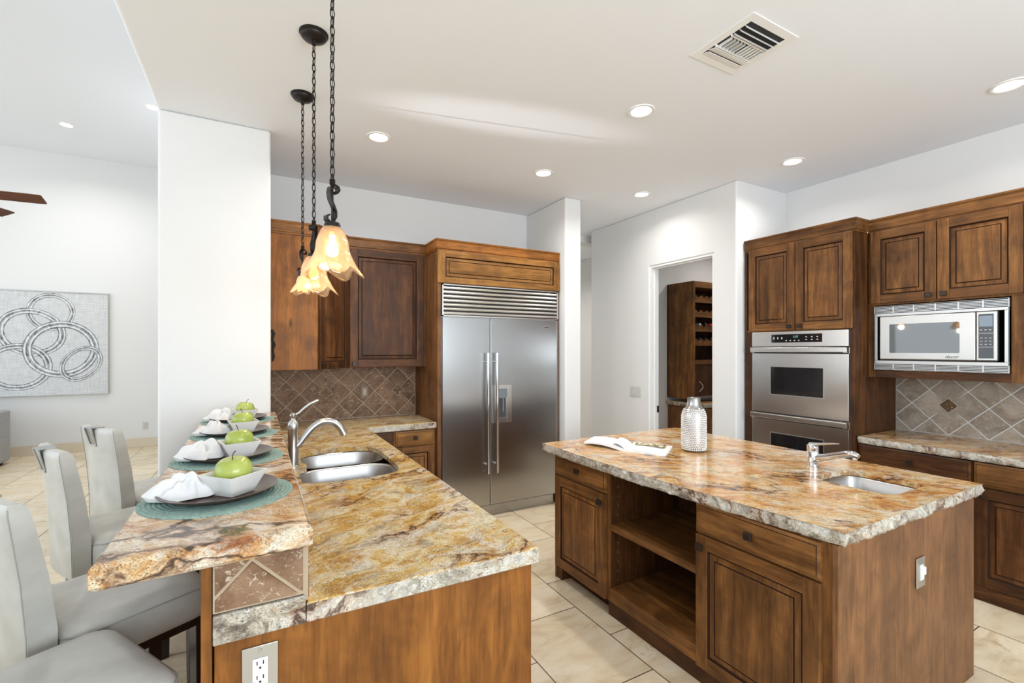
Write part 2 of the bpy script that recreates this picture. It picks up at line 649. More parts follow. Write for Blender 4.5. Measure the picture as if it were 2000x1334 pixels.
def tile_field(x0, x1, z0, z1, nx, nz, half=.11, g=.006, accents=(), asz=.052, seed=1):
    """diagonal tiles in the local x-z plane, faces towards -y; grout slab behind (slot 1), accent stones (slot 2)"""
    R = random.Random(seed)
    b = MB()
    b.box(x0, x1, .0015, .012, z0, z1, 1)
    A = int((x1 - x0) / half) + 6
    acc = [(nx + half * i, nz + half * j) for i, j in accents]
    i0 = int(math.floor((x0 - nx) / half)) - 2
    j0 = int(math.floor((z0 - nz) / half)) - 2
    j1 = int(math.ceil((z1 - nz) / half)) + 2
    for i in range(i0, i0 + A + 2):
        for j in range(j0, j1 + 1):
            if (i + j) % 2 == 0:
                continue
            cx, cz = nx + half * i, nz + half * j
            h = half - g * .9
            p = [(cx - h, cz), (cx, cz - h), (cx + h, cz), (cx, cz + h)]
            for ax, az in acc:      # cut the corner that meets an accent stone
                if abs(ax - cx) + abs(az - cz) < half * 1.05:
                    dx, dz = ax - cx, az - cz
                    L = math.hypot(dx, dz)
                    dx, dz = dx / L, dz / L
                    # accent is a diamond: two cuts along its sides are diagonal lines
                    out = []
                    s_ = asz + g
                    if abs(dx) > .5:
                        sg = 1 if dx > 0 else -1
                        out = [(cx - sg * h, cz), (cx, cz - h), (cx + sg * (half - s_) * .5 + sg * half * .5 - sg * s_ * .5, cz - s_ * .5), (ax - sg * s_, cz), (cx + sg * (half - s_ * .5), cz + s_ * .5), (cx, cz + h)]
                        out[2] = (ax - sg * s_ * .5, cz - s_ * .5)
                        out[4] = (ax - sg * s_ * .5, cz + s_ * .5)
                    else:
                        sg = 1 if dz > 0 else -1
                        out = [(cx, cz - sg * h), (cx - h, cz), (cx - s_ * .5, az - sg * s_ * .5), (cx, az - sg * s_), (cx + s_ * .5, az - sg * s_ * .5), (cx + h, cz)]
                    p = out
            p = clip_poly(p, x0 + .004, x1 - .004, z0 + .004, z1 - .004)
            if not p:
                continue
            t = .05 + .95 * R.random()
            n = len(p)
            mx = sum(q[0] for q in p) / n
            mz = sum(q[1] for q in p) / n
            front = [(mx + (q[0] - mx) * .975, -.0015, mz + (q[1] - mz) * .975) for q in p]
            back = [(q[0], .0015, q[1]) for q in p]
            b.add(front + back, [tuple(range(n))] + [(k, (k + 1) % n, n + (k + 1) % n, n + k) for k in range(n)], 0, False, t)
    for ax, az in acc:
        p = clip_poly([(ax - asz, az), (ax, az - asz), (ax + asz, az), (ax, az + asz)], x0, x1, z0, z1)
        if p:
            n = len(p)
            b.add([(q[0], -.002, q[1]) for q in p] + [(q[0], .002, q[1]) for q in p], [tuple(range(n))] + [(k, (k + 1) % n, n + (k + 1) % n, n + k) for k in range(n)], 2, False, .05 + .9 * R.random())
    return b


def sweep(path, prof, m=0, mb=None):
    """sweep a profile [(out, z)] along an open 2-D path; out is to the right-hand side of travel"""
    b = mb or MB()
    P = [Vector(p) for p in path]
    n = len(P)
    rings = []
    for i in range(n):
        d0 = (P[i] - P[i - 1]).normalized() if i else (P[1] - P[0]).normalized()
        d1 = (P[i + 1] - P[i]).normalized() if i < n - 1 else d0
        n0 = Vector((d0.y, -d0.x))
        n1 = Vector((d1.y, -d1.x))
        mm = (n0 + n1).normalized()
        k = 1 / max(.3, mm.dot(n0))
        rings.append([(P[i].x + mm.x * o * k, P[i].y + mm.y * o * k, z) for o, z in prof])
    b.loft(rings, m, False)
    return b


def slab(name, mats, outline, holes, z0, z1, parent=None, chisel=0.0, seed=0, fine=.02, smooth_edges=.004, hole_depth=.028):
    """stone slab: outline ccw, polished top (slot 0), sides (slot 1)"""
    def dens(poly, step):
        out = []
        for i in range(len(poly)):
            a, c = Vector(poly[i]), Vector(poly[(i + 1) % len(poly)])
            k = max(1, int((c - a).length / step))
            out += [tuple(a.lerp(c, t / k)) for t in range(k)]
        return out

    def inset(poly, d):
        out = []
        n = len(poly)
        for i in range(n):
            a, c, e = Vector(poly[i - 1]), Vector(poly[i]), Vector(poly[(i + 1) % n])
            d0, d1 = (c - a).normalized(), (e - c).normalized()
            n0, n1 = Vector((-d0.y, d0.x)), Vector((-d1.y, d1.x))
            mm = n0 + n1
            mm = mm.normalized() if mm.length > 1e-6 else n0
            out.append(tuple(c + mm * d / max(.4, mm.dot(n0))))
        return out
    bm = bmesh.new()
    if chisel:
        o0 = dens(outline, fine)
        rows = [1.0, .9, .68, .45, .22, 0.0]
        loops = []
        for ri, fr in enumerate(rows):
            lp = []
            ins = inset(o0, 1.0)
            for k, p in enumerate(o0):
                dirv = (Vector(ins[k]) - Vector(p)).normalized()
                q = mnoise.noise(Vector((p[0] * 16 + seed, p[1] * 16, fr * 2.2))) * .6 + mnoise.noise(Vector((p[0] * 47, p[1] * 47 + seed, fr * 5))) * .5
                am = {0: .35, 1: .7, 5: .8}.get(ri, 1.0) * chisel
                d = am * (.35 + q) - (.004 if 1 < ri < 5 else 0)
                dz = 0 if ri in (0,) else mnoise.noise(Vector((p[0] * 30, p[1] * 30, 7 + fr))) * .004
                lp.append((p[0] + dirv.x * d, p[1] + dirv.y * d, z0 + (z1 - z0) * fr + dz))
            loops.append(lp)
    else:
        e = smooth_edges
        loops = [[(x, y, z1) for x, y in inset(outline, e)], [(x, y, z1 - e * .4) for x, y in inset(outline, e * .4)], [(x, y, z1 - e) for x, y in outline], [(x, y, z0 + e) for x, y in outline], [(x, y, z0) for x, y in inset(outline, e)]]
    vl = [[bm.verts.new(p) for p in lp] for lp in loops]
    n = len(vl[0])
    for r in range(len(vl) - 1):
        for i in range(n):
            f = bm.faces.new((vl[r][i], vl[r + 1][i], vl[r + 1][(i + 1) % n], vl[r][(i + 1) % n]))
            f.material_index = 1 if (chisel or r >= 2) else 0
            f.smooth = bool(chisel) and r > 1
    ht, hb = [], []
    for h in holes:
        a = [bm.verts.new((x, y, z1)) for x, y in h]
        c = [bm.verts.new((x, y, z1 - hole_depth)) for x, y in h]
        k = len(h)
        for i in range(k):
            f = bm.faces.new((a[i], a[(i + 1) % k], c[(i + 1) % k], c[i]))
            f.material_index = 0
        ht.append(a)
        hb.append(c)
    for lp, hs in ((vl[0], ht), (vl[-1], hb)):
        es = []
        for q in [lp] + hs:
            for i in range(len(q)):
                ed = bm.edges.get((q[i], q[(i + 1) % len(q)]))
                es.append(ed)
        r = bmesh.ops.triangle_fill(bm, use_beauty=True, use_dissolve=False, edges=es)
        for g in r['geom']:
            if isinstance(g, bmesh.types.BMFace):
                g.material_index = 0
    bmesh.ops.recalc_face_normals(bm, faces=bm.faces)
    me = bpy.data.meshes.new(name)
    bm.to_mesh(me)
    bm.free()
    for q in mats:
        me.materials.append(q)
    o = bpy.data.objects.new(name, me)
    COL.objects.link(o)
    if parent:
        o.parent = parent
    return o


def text(name, body, size, mat, parent, loc, shear=0.0, rot=(rad(90), 0, 0), ext=.0004):
    c = bpy.data.curves.new(name, 'FONT')
    c.body = body
    c.size = size
    c.shear = shear
    c.extrude = ext
    c.align_x = 'CENTER'
    c.align_y = 'CENTER'
    c.materials.append(mat)
    tmp = bpy.data.objects.new(name, c)
    COL.objects.link(tmp)
    bpy.context.view_layer.update()
    me = bpy.data.meshes.new_from_object(tmp.evaluated_get(bpy.context.evaluated_depsgraph_get()))
    bpy.data.objects.remove(tmp)
    me.name = name
    o = bpy.data.objects.new(name, me)
    COL.objects.link(o)
    o.parent = parent
    o.location = loc
    o.rotation_euler = rot
    return o


# ------------------------------------------------------------------ room shell
b = MB()
b.box(-7.2, 7.0, -3.0, 9.5, -.1, 0)
struct(b.build('floor', M_FLOOR))
# kitchen ceiling (also the soffit towards the living room)
b = MB()
b.box(-.55, 7.0, -3.0, 9.4, WALLZ, 4.7)
struct(b.build('ceiling', M_CEIL, bevel=.02, seg=3))
b = MB()
b.box(-7.2, -.56, -3.0, 9.5, 4.5, 4.7)
struct(b.build('ceiling_living', M_CEIL))
b = MB()
b.box(-7.2, 2.66, 9.4, 9.55, 0, 4.5)
struct(b.build('wall_living', M_WALL))
b = MB()
b.box(-7.2, 2.6, 9.384, 9.399, 0, .148)
struct(b.build('baseboard_living', plain('travertine_baseboard', srgb(218, 205, 182), .4), bevel=.003))
# wall behind the camera with a wide window opening, added for the daylight
b = MB()
b.box(-.55, 4.68, -3.05, -2.92, 0, .95)
b.box(-.55, 4.68, -3.05, -2.92, 2.55, WALLZ)
b.box(-.55, -.40, -3.05, -2.92, .95, 2.55)
b.box(3.10, 4.68, -3.05, -2.92, .95, 2.55)
struct(b.build('wall_front', M_WALL))
# column that the bar runs into
b = MB()
b.box(-.545, .09, 3.65, 4.72, 0, WALLZ)
struct(b.build('wall_column', M_WALL, bevel=.018, seg=4))
b = MB()
b.box(.09, 2.80, 4.56, 4.72, 0, WALLZ)
struct(b.build('wall_back', M_WALL))
b = MB()
b.box(2.70, 2.895, 3.80, 4.72, 0, WALLZ)
struct(b.build('wall_refrigerator', M_WALL, bevel=.018, seg=4))
b = MB()
b.box(4.53, 4.68, -3.0, 2.69, 0, WALLZ)
struct(b.build('wall_right', M_WALL))
# wall with the pantry doorway: pieces around the opening plus the return behind the oven tower
PX0, PX1, DY0, DY1, DZ = 3.785, 3.905, 2.93, 3.75, 2.47
b = MB()
b.prism([(2.69, 0), (DY0, 0), (DY0, DZ), (DY1, DZ), (DY1, 0), (4.76, 0), (4.76, WALLZ), (2.69, WALLZ)], PX0, PX1, axis='x')
struct(b.build('wall_pantry', M_WALL, bevel=.012, seg=3))
b = MB()
b.box(PX1, 7.0, 4.25, 4.57, 0, WALLZ)
struct(b.build('wall_pantry_back', M_WALL))
b = MB()
b.box(PX0 + .014, 7.0, 2.6897, 2.81, 0, WALLZ)
struct(b.build('wall_pantry_return', M_WALL))
b = MB()
b.box(6.9, 7.0, 2.81, 4.25, 0, WALLZ)
struct(b.build('wall_pantry_side', M_WALL))
# doorway lining
b = MB()
t = .02
b.box(PX0 + .01, PX1 + .005, DY1 - t, DY1, 0, DZ - t)
b.box(PX0 + .01, PX1 + .005, DY0, DY0 + t, 0, DZ - t)
b.box(PX0 + .01, PX1 + .005, DY0, DY1, DZ - t, DZ)
b.box(PX0 + .055, PX0 + .075, DY1 - t - .012, DY1 - t, 0, DZ - t)
b.box(PX0 + .055, PX0 + .075, DY0 + t, DY1 - t, DZ - t - .012, DZ - t)
dj = struct(b.build('door_1', M_TRIM, bevel=.002))
b = MB()
b.box(PX1 - .022, PX1 + .007, DY1 - t - .004, DY1 - t + .001, .862, .935)
b.build('strike_plate', BLACK, dj, bevel=.002)
# hall beyond
b = MB()
b.box(2.66, 4.6, 7.6, 7.75, 0, WALLZ)
struct(b.build('wall_hall', M_WALL))
b = MB()
b.box(2.895, 5.0, 4.96, 5.12, 2.98, WALLZ)
struct(b.build('wall_hall_header', M_WALL))
b = MB()
b.box(3.905, 5.0, 4.575, 4.76, 0, WALLZ)
b.box(4.86, 5.0, 4.76, 7.6, 0, WALLZ)
struct(b.build('wall_hall_side', M_WALL))
b = MB()
b.box(2.56, 2.66, 4.72, 9.4, 0, WALLZ)
struct(b.build('wall_hall_partition', M_WALL))

# ------------------------------------------------------------------ cabinet joinery (local frame: front faces -y)


def knob(parent, x, z, y=-.02, s=.0165):
    k = MB()
    k.box(x - .007, x + .007, y - .014, y, z - .007, z + .007)
    k.box(x - s, x + s, y - .026, y - .012, z - s, z + s)
    return k.build('knob', KNOB, parent, bevel=.003)


def door(parent, x0, x1, z0, z1, tone='mid', kn=None, fr=.062, name='door', rail=None, horiz=False):
    rail = rail or fr
    d = MB()
    y0, y1 = -.021, 0
    d.box(x0, x0 + fr, y0, y1, z0, z1, 0)
    d.box(x1 - fr, x1, y0, y1, z0, z1, 0)
    d.box(x0 + fr, x1 - fr, y0, y1, z0, z0 + rail, 1)
    d.box(x0 + fr, x1 - fr, y0, y1, z1 - rail, z1, 1)
    # inner moulding step, dark with glaze
    a0, a1, c0, c1 = x0 + fr, x1 - fr, z0 + rail, z1 - rail
    g = .009
    d.add([(a0, y0 + .002, c0), (a1, y0 + .002, c0), (a1, y0 + .002, c1), (a0, y0 + .002, c1),
           (a0 + g, y0 + .010, c0 + g), (a1 - g, y0 + .010, c0 + g), (a1 - g, y0 + .010, c1 - g), (a0 + g, y0 + .010, c1 - g)],
          [(0, 1, 5, 4), (1, 2, 6, 5), (2, 3, 7, 6), (3, 0, 4, 7)], 2)
    o = d.build(name, [wood('z', tone), wood('x', tone), GLAZE], parent, bevel=.0025, recalc=True)
    p = MB()
    a0, a1, c0, c1 = a0 + g * .5, a1 - g * .5, c0 + g * .5, c1 - g * .5
    w = min(.032, (c1 - c0) * .22)
    yb, yf = -.0105, -.0175
    R = lambda q, y: [(a0 + q, y, c0 + q), (a1 - q, y, c0 + q), (a1 - q, y, c1 - q), (a0 + q, y, c1 - q)]
    r0, r1, r2, r3 = R(0, yb), R(w - .005, yf + .0035), R(w + .001, yf + .003), R(w + .003, yf)
    rings = [r0, r1]
    p.loft([r0, r1], 0, False, False, False)
    p.loft([r1, r2], 1, False, False, False)
    p.loft([r2, r3], 0, False, False, True)
    p.add(R(0, -.003), [(0, 1, 2, 3)], 0)
    p.build('door_panel', [wood('x' if horiz else 'z', tone), GLAZE], o, recalc=False)
    if kn:
        knob(o, kn[0], kn[1])
    return o


def drawer(parent, x0, x1, z0, z1, tone='mid', kn=True):
    d = MB()
    e = .012
    y = -.021
    R = lambda q, yy: [(x0 + q, yy, z0 + q), (x1 - q, yy, z0 + q), (x1 - q, yy, z1 - q), (x0 + q, yy, z1 - q)]
    d.loft([R(0, 0), R(0, y + .006)], 0, False, False, False)
    d.loft([R(0, y + .006), R(e, y + .003)], 0, False, False, False)
    d.loft([R(e, y + .003), R(e + .002, y)], 1, False, False, False)
    d.add(R(e + .002, y), [(0, 1, 2, 3)], 0)
    o = d.build('drawer', [wood('x', tone), GLAZE], parent, recalc=True)
    if kn:
        knob(o, (x0 + x1) / 2, (z0 + z1) / 2 + .003)
    return o


CROWN = [(0, 0), (.006, 0), (.006, .012), (.012, .016), (.012, .075), (.020, .088), (.020, .098), (-.03, .098), (-.03, 0)]


def crown(parent, path, z, tone='mid', h=1.0, ax='x'):
    b = sweep(path, [(o, z + zz * h) for o, zz in CROWN])
    return b.build('crown_molding', [wood(ax, tone)], parent)


R90 = -pi / 2          # right-hand wall: local x runs towards the camera, front faces -X

# ---- oven tower
t = thing('oven_cabinet', 'tall brown wooden cabinet tower holding the double wall oven', 'cabinet', (3.89, 2.675, 0), R90)
W = .88
b = MB()
b.box(0, .02, 0, .635, 0, 2.44, 0)
b.box(W - .02, W, 0, .635, 0, 2.44, 0)
b.box(.02, W - .02, .05, .635, .0, .25, 0)
b.box(.02, W - .02, .02, .635, 1.708, 2.44, 0)
b.box(.02, W - .02, .60, .635, .25, 1.708, 0)
b.box(.02, .075, 0, .03, .1, 1.708, 0)
b.box(W - .085, W - .02, 0, .03, .1, 1.708, 0)
b.box(.02, W - .02, 0, .03, 1.708, 1.725, 1)
b.box(.02, W - .02, 0, .03, 2.42, 2.44, 1)
b.box(.075, W - .085, 0, .03, .1, .27, 1)
b.build('carcass', [wood('z', 'dark'), wood('x', 'mid')], t, bevel=.002)
door(t, .045, .452, 1.715, 2.438, 'mid', (.412, 1.748))
door(t, .458, .872, 1.715, 2.438, 'mid', (.498, 1.748))
crown(t, [(0, 0), (W, 0), (W, .172)], 2.436, 'mid')

# ---- double oven
ov = thing('double_oven', 'stainless steel double wall oven in the tall cabinet', 'oven', (3.888, 2.675, 0), R90)
x0, x1 = .082, .850
b = MB()
b.box(x0 + .01, x1 - .01, .005, .55, .30, 1.70)
b.build('body', DARKGREY, ov)
cp = MB()
cp.box(x0, x1, -.022, .005, 1.580, 1.706)
cpo = cp.build('control_panel', OVENSTEEL, ov, bevel=.003)
b = MB()
b.box(x0 + .178, x0 + .585, -.0235, -.021, 1.614, 1.682)
ds = b.build('display', BLACKGLASS, cpo)
b = MB()
for i in range(4):
    b.box(x0 + .30 + i * .034, x0 + .310 + i * .034, -.0242, -.0234, 1.626, 1.634)
for i in range(3):
    for j in range(2):
        b.box(x0 + .46 + i * .042, x0 + .472 + i * .042, -.0242, -.0234, 1.632 + j * .022, 1.640 + j * .022)
for i in range(3):
    b.box(x0 + .195 + i * .034, x0 + .205 + i * .034, -.0242, -.0234, 1.642, 1.660)
b.build('key_lettering', PRINT, cpo)
text('clock_digits', '5:07', .026, plain('dim_display_digits', srgb(120, 190, 180), .5), cpo, (x0 + .382, -.0242, 1.660))


def oven_door(z0, z1, wz0, wz1):
    d = MB()
    zt = z1 - .050
    d.box(x0, x1, -.020, .004, z0, zt)
    d.box(x0, x1, -.004, .004, zt, z1)
    o = d.build('oven_door', OVENSTEEL, ov, bevel=.003)
    h = MB()
    h.box(x0 + .0, x1 - .0, -.050, -.038, z1 - .040, z1 - .004)
    h.box(x0, x1, -.052, -.030, z1 - .006, z1)
    h.box(x0 + .002, x0 + .03, -.04, -.004, zt + .004, z1 - .01)
    h.box(x1 - .03, x1 - .002, -.04, -.004, zt + .004, z1 - .01)
    h.build('handle', OVENSTEEL, o, bevel=.003)
    k = MB()
    k.box(x0 + .01, x1 - .01, -.012, -.004, zt + .001, z1 - .002)
    k.build('handle_recess', BLACK, o)
    w = MB()
    w.box(x0 + .172, x0 + .590, -.0225, -.019, wz0, wz1)
    w.build('oven_window', BLACKGLASS, o)
    f = MB()
    for a, c, e, g in ((x0 + .164, x0 + .172, wz0 - .008, wz1 + .008), (x0 + .590, x0 + .598, wz0 - .008, wz1 + .008), (x0 + .172, x0 + .590, wz0 - .008, wz0), (x0 + .172, x0 + .590, wz1, wz1 + .008)):
        f.box(a, c, -.0215, -.019, e, g)
    f.build('window_frame', SATIN, o)
    return o


oven_door(1.016, 1.574, 1.178, 1.408)
oven_door(.40, 1.008, .66, .845)
b = MB()
b.box(x0, x1, -.018, .004, .275, .394)
b.build('lower_vent_panel', OVENSTEEL, ov, bevel=.003)

# ---- microwave cabinet
t = thing('microwave_cabinet', 'brown two-door wall cabinet above and around the microwave', 'cabinet', (4.09, 1.794, 0), R90)
W = .83
b = MB()
b.box(0, W, 0, .435, 1.885, 2.44, 0)
b.box(0, .045, 0, .435, 1.348, 1.885, 0)
b.box(W - .065, W, 0, .435, 1.348, 1.885, 0)
b.box(.045, W - .065, .0, .435, 1.348, 1.402, 1)
b.box(.045, W - .065, .41, .435, 1.402, 1.885, 0)
b.build('carcass', [wood('z', 'mid'), wood('x', 'dark')], t, bevel=.002)
door(t, .022, .408, 1.899, 2.438, 'mid', (.372, 1.932))
door(t, .414, .820, 1.899, 2.438, 'mid', (.452, 1.932))
crown(t, [(0, 0), (W, 0)], 2.438, 'mid')

mw = thing('microwave', 'built-in stainless microwave with vented trim below the two-door cabinet', 'microwave', (4.09, 1.794, 0), R90)
x0, x1 = .046, .763
tz0, tz1 = 1.404, 1.876
b = MB()
b.box(x0 + .03, x1 - .06, .0, .38, 1.455, 1.82)
b.build('body', BLACK, mw)
f = MB()
f.box(x0, x1, -.022, -.0005, 1.800, 1.820)
f.box(x0, x1, -.022, -.0005, 1.452, 1.474)
f.box(x0, x0 + .022, -.022, -.0005, 1.474, 1.800)
f.box(x1 - .022, x1, -.022, -.0005, 1.474, 1.800)
f.box(x0, x1, -.022, -.0005, 1.872, tz1)
f.box(x0, x1, -.022, -.0005, tz0, tz0 + .004)
f.box(x0, x0 + .006, -.022, -.0005, tz0, tz1)
f.box(x1 - .006, x1, -.022, -.0005, tz0, tz1)
f.build('trim_frame', SATIN, mw, bevel=.0015)
for zz in (1.822, 1.409):
    g = MB()
    g.box(x0 + .006, x1 - .006, -.006, -.001, zz, zz + .048, 1)
    for i in range(5):
        z = zz + .002 + i * .0095
        g.box(x0 + .006, x1 - .006, -.021, -.016, z, z + .0044, 0)
    for i in range(1, 6):
        xx = x0 + (x1 - x0) * i / 6
        g.box(xx - .004, xx + .004, -.020, -.006, zz, zz + .048, 0)
    g.build('vent_grille', [SATIN, BLACK], mw)
d = MB()
d.box(x0 + .042, x0 + .566, -.040, -.002, 1.482, 1.797)
do = d.build('microwave_door', mat_steel('microwave_steel', 'x', (.46, .45, .43), .30), mw, bevel=.006, seg=3)
w = MB()
w.prism(rrect(x0 + .105, x0 + .490, 1.530, 1.738, .008), -.0425, -.039, axis='y')
w.build('door_window', WINGLASS, do)
text('logo_lettering', 'dacor', .030, BLACK, do, (x0 + .45, -.0408, 1.506), .35)
c = MB()
c.box(x0 + .570, x0 + .668, -.040, -.002, 1.482, 1.797)
co = c.build('control_panel', mat_steel('panel_steel', 'x', (.46, .45, .43), .30), mw, bevel=.005)
k = MB()
k.box(x0 + .582, x0 + .652, -.0425, -.039, 1.498, 1.780)
kp = k.build('keypad', BLACKGLASS, co, bevel=.002)
k = MB()
k.box(x0 + .586, x0 + .648, -.0432, -.0424, 1.700, 1.768)
k.build('display', plain('grey_display', srgb(120, 135, 150), .15), co)
k = MB()
for i in range(3):
    k.box(x0 + .589 + i * .021, x0 + .600 + i * .021, -.0432, -.0424, 1.676, 1.682)
for zz in (1.656, 1.568):
    k.box(x0 + .584, x0 + .650, -.0432, -.0424, zz, zz + .003)
for i in range(3):
    for j in range(3):
        k.box(x0 + .590 + i * .021, x0 + .601 + i * .021, -.0432, -.0424, 1.585 + j * .020, 1.589 + j * .020)
k.build('key_lettering', PRINT, co)
# wall cabinet next along, only its edge in view
t = thing('wall_cabinet', 'brown wall cabinet cut off by the frame edge beside the microwave cabinet', 'cabinet', (4.09, .963, 0), R90)
b = MB()
b.box(0, .75, 0, .435, 1.395, 2.44, 0)
b.build('carcass', [wood('z', 'mid')], t, bevel=.002)
door(t, .006, .372, 1.40, 2.438, 'mid', (.336, 1.432))
door(t, .378, .744, 1.40, 2.438, 'mid', (.414, 1.432))
crown(t, [(0, 0), (.75, 0)], 2.438, 'mid')

# ---- right base cabinets
for i, (ys, w_, lab) in enumerate(((1.792, .636, 'brown base cabinet with one dark-knobbed drawer, next to the oven tower'),
                                   (1.154, .60, 'brown base cabinet with panelled door, cut off by the frame edge'))):
    t = thing('base_cabinet', lab, 'cabinet', (3.93, ys, 0), R90, )
    b = MB()
    b.box(0, w_, 0, .59, .09, .856, 0)
    b.box(0, w_, .0, .55, 0, .09, 1)
    b.build('carcass', [wood('z', 'dark'), wood('x', 'dark')], t, bevel=.002)
    drawer(t, .006 + .012 * (i == 0), w_ - .006, .712, .856, 'dark' if i == 0 else 'mid', True)
    door(t, .006 + .012 * (i == 0), w_ - .006, .098, .700, 'dark', (w_ - .04, .66) if i == 0 else (.04, .66))
o = slab('countertop', [G_ISL, G_EDGE], [(3.905, .45), (4.527, .45), (4.527, 1.783), (3.905, 1.783)], [], .864, .914, chisel=.012, seed=3)
tag(o, 'granite countertop along the grey tile wall right of the oven tower', 'countertop')

t = tile_field(0, 2.2, .9155, 1.3475, .325, 1.137, accents=[(0, 0), (6, 0), (12, 0)], seed=4)
o = t.build('tile_backsplash', [TILE_R, GROUT_R, TILE_A])
o.location = (4.517, 1.790, 0)
o.rotation_euler = (0, 0, R90)
tag(o, 'grey diagonal stone tile backsplash under the microwave', 'backsplash')

# ---- back wall: wall cabinets, base cabinet, backsplash, refrigerator
t = thing('corner_wall_cabinet', 'diagonal corner wall cabinet with a broad plain side behind the pendants', 'cabinet', (.093, 3.94, 0))
D = .61
pl = [(0, 0), (.33, 0), (D - .005, D - .335), (D - .005, D), (0, D)]
b = MB()
b.prism(pl, 1.397, 2.44)
b.build('carcass', [wood('z', 'orange')], t, bevel=.002)  # lighter orange tone carries the pendants' light on the plain side
L = math.hypot(D - .335, D - .335)
ho = bpy.data.objects.new('front', None)
COL.objects.link(ho)
# diagonal door: built straight, then its vertices are turned 45 degrees into place
dd = door(t, .008, L - .008, 1.40, 2.432, 'dark', (.036, 1.432), fr=.055)


def turn(o, ang, off):
    M = Matrix.Translation(off) @ Matrix.Rotation(ang, 4, 'Z')
    for q in [o] + list(o.children):
        q.data.transform(M)


turn(dd, pi / 4, Vector((.33, 0, 0)))
bpy.data.objects.remove(ho)
crown(t, [(0, 0), (.33, 0), (D - .005, D - .335)], 2.438, 'mid')

t = thing('wall_cabinet', 'single-door dark brown wall cabinet beside the refrigerator', 'cabinet', (.70, 4.215, 0))
W = .70
b = MB()
b.box(.002, W - .002, 0, .335, 1.397, 2.44, 0)
b.build('carcass', [wood('z', 'mid')], t, bevel=.002)
door(t, .012, W - .03, 1.402, 2.435, 'dark', (.045, 1.432), fr=.066)
crown(t, [(0, 0), (W - .002, 0)], 2.438, 'mid')

t = thing('refrigerator_cabinet', 'brown wooden surround with flip-up panel above the refrigerator', 'cabinet', (1.40, 3.905, 0))
W = 1.29
b = MB()
b.box(0, .032, 0, .645, 0, 2.44, 0)
b.box(W - .018, W, 0, .645, 0, 2.44, 0)
b.box(.032, W - .018, .02, .645, 2.142, 2.44, 1)
b.build('carcass', [wood('z', 'tan'), wood('x', 'light')], t, bevel=.002)
door(t, -.002, W + .0, 2.146, 2.434, 'light', None, fr=.072, rail=.055, name='flip_up_door', horiz=True)
crown(t, [(0, .30), (0, 0), (W, 0)], 2.436, 'orange')

fr = thing('refrigerator', 'wide stainless steel side-by-side refrigerator with ice dispenser', 'refrigerator', (0, 3.905, 0))
X0, X1 = 1.436, 2.668
b = MB()
b.box(X0, X1, .02, .62, .095, 2.138)
b.build('body', STEEL_V, fr)
b = MB()
b.box(X0 + .01, X1 - .01, .085, .6, .0, .1)
b.build('toe_kick', DARKGREY, fr)
g = MB()
g.box(X0 + .012, X1 - .012, .012, .02, 1.862, 2.128, 1)
for i in range(7):
    z = 1.866 + i * .0375
    pr = [(.012, z), (-.012, z + .004), (-.020, z + .012), (-.018, z + .022), (-.006, z + .031), (.012, z + .034)]
    g.prism([(p[0], p[1]) for p in pr], X0 + .014, X1 - .014, 0, axis='x')
for a, c in ((X0, X0 + .014), (X1 - .014, X1)):
    g.box(a, c, -.022, .02, 1.852, 2.138, 0)
g.box(X0, X1, -.022, .02, 2.128, 2.138, 0)
g.box(X0, X1, -.022, .02, 1.852, 1.862, 0)
g.build('grille', [mat_steel('grille_steel', 'x', (.72, .70, .67), .2), BLACK], fr)


def fdoor(a, c, hx, disp=False):
    d = MB()
    d.box(a, c, -.022, .02, .112, 1.846)
    o = d.build('refrigerator_door', STEEL, fr, bevel=.004)
    h = MB()
    h.tube([(hx, -.074, .42), (hx, -.074, 1.525)], .0145, 14)
    for z in (.50, 1.445):
        h.tube([(hx, -.074, z), (hx, -.022, z)], .010, 10)
    h.build('handle', CHROME, o)
    return o


f1 = fdoor(X0 + .004, 1.905, 1.862)
f2 = fdoor(1.911, X1 - .004, 1.955)
b = MB()
ox0, ox1, oz0, oz1 = 1.924, 2.131, .872, 1.222
for a, c, e, gq in ((ox0, ox0 + .05, oz0, oz1), (ox1 - .045, ox1, oz0, oz1), (ox0 + .05, ox1 - .045, oz0, oz0 + .045), (ox0 + .05, ox1 - .045, oz1 - .035, oz1)):
    b.box(a, c, -.0275, -.020, e, gq, 0)
b.box(ox0 + .05, ox1 - .045, -.026, -.022, 1.100, oz1 - .035, 1)
b.box(ox0 + .05, ox1 - .045, -.024, -.0225, oz0 + .045, 1.100, 2)
b.box(ox0 + .112, ox0 + .125, -.027, -.023, .97, 1.095, 1)
b.box(ox1 - .062, ox1 - .045, -.0265, -.023, oz0 + .045, 1.100, 0)
b.build('ice_dispenser', [STEEL_V, plain('dispenser_grey', srgb(118, 124, 132), .35), DARKGREY], f2, bevel=.0015)
b = MB()
b.box(2.50, 2.565, -.0232, -.0215, 1.768, 1.784)
b.build('badge', SATIN, f2)
b = MB()
b.box(2.505, 2.53, -.0237, -.023, 1.772, 1.780)
b.box(2.535, 2.56, -.0237, -.023, 1.772, 1.780)
b.build('badge_marks', BLACK, f2)
b = MB()
b.box(X0 + .02, X1 - .03, .02, .08, .0, .105)
b.build('kick_plate', STEEL, fr)

# base cabinet below the back counter
t = thing('base_cabinet', 'brown base cabinet with two drawers left of the refrigerator', 'cabinet', (.80, 3.95, 0))
b = MB()
b.box(0, .598, 0, .60, .10, .858, 0)
b.box(0, .598, .06, .60, 0, .10, 0)
b.build('carcass', [wood('z', 'mid')], t, bevel=.002)
drawer(t, .008, .222, .728, .852, 'dark')
drawer(t, .238, .580, .728, .852, 'light')
door(t, .008, .222, .11, .715, 'dark', (.19, .67))
door(t, .238, .580, .11, .715, 'mid', (.275, .67), fr=.055)

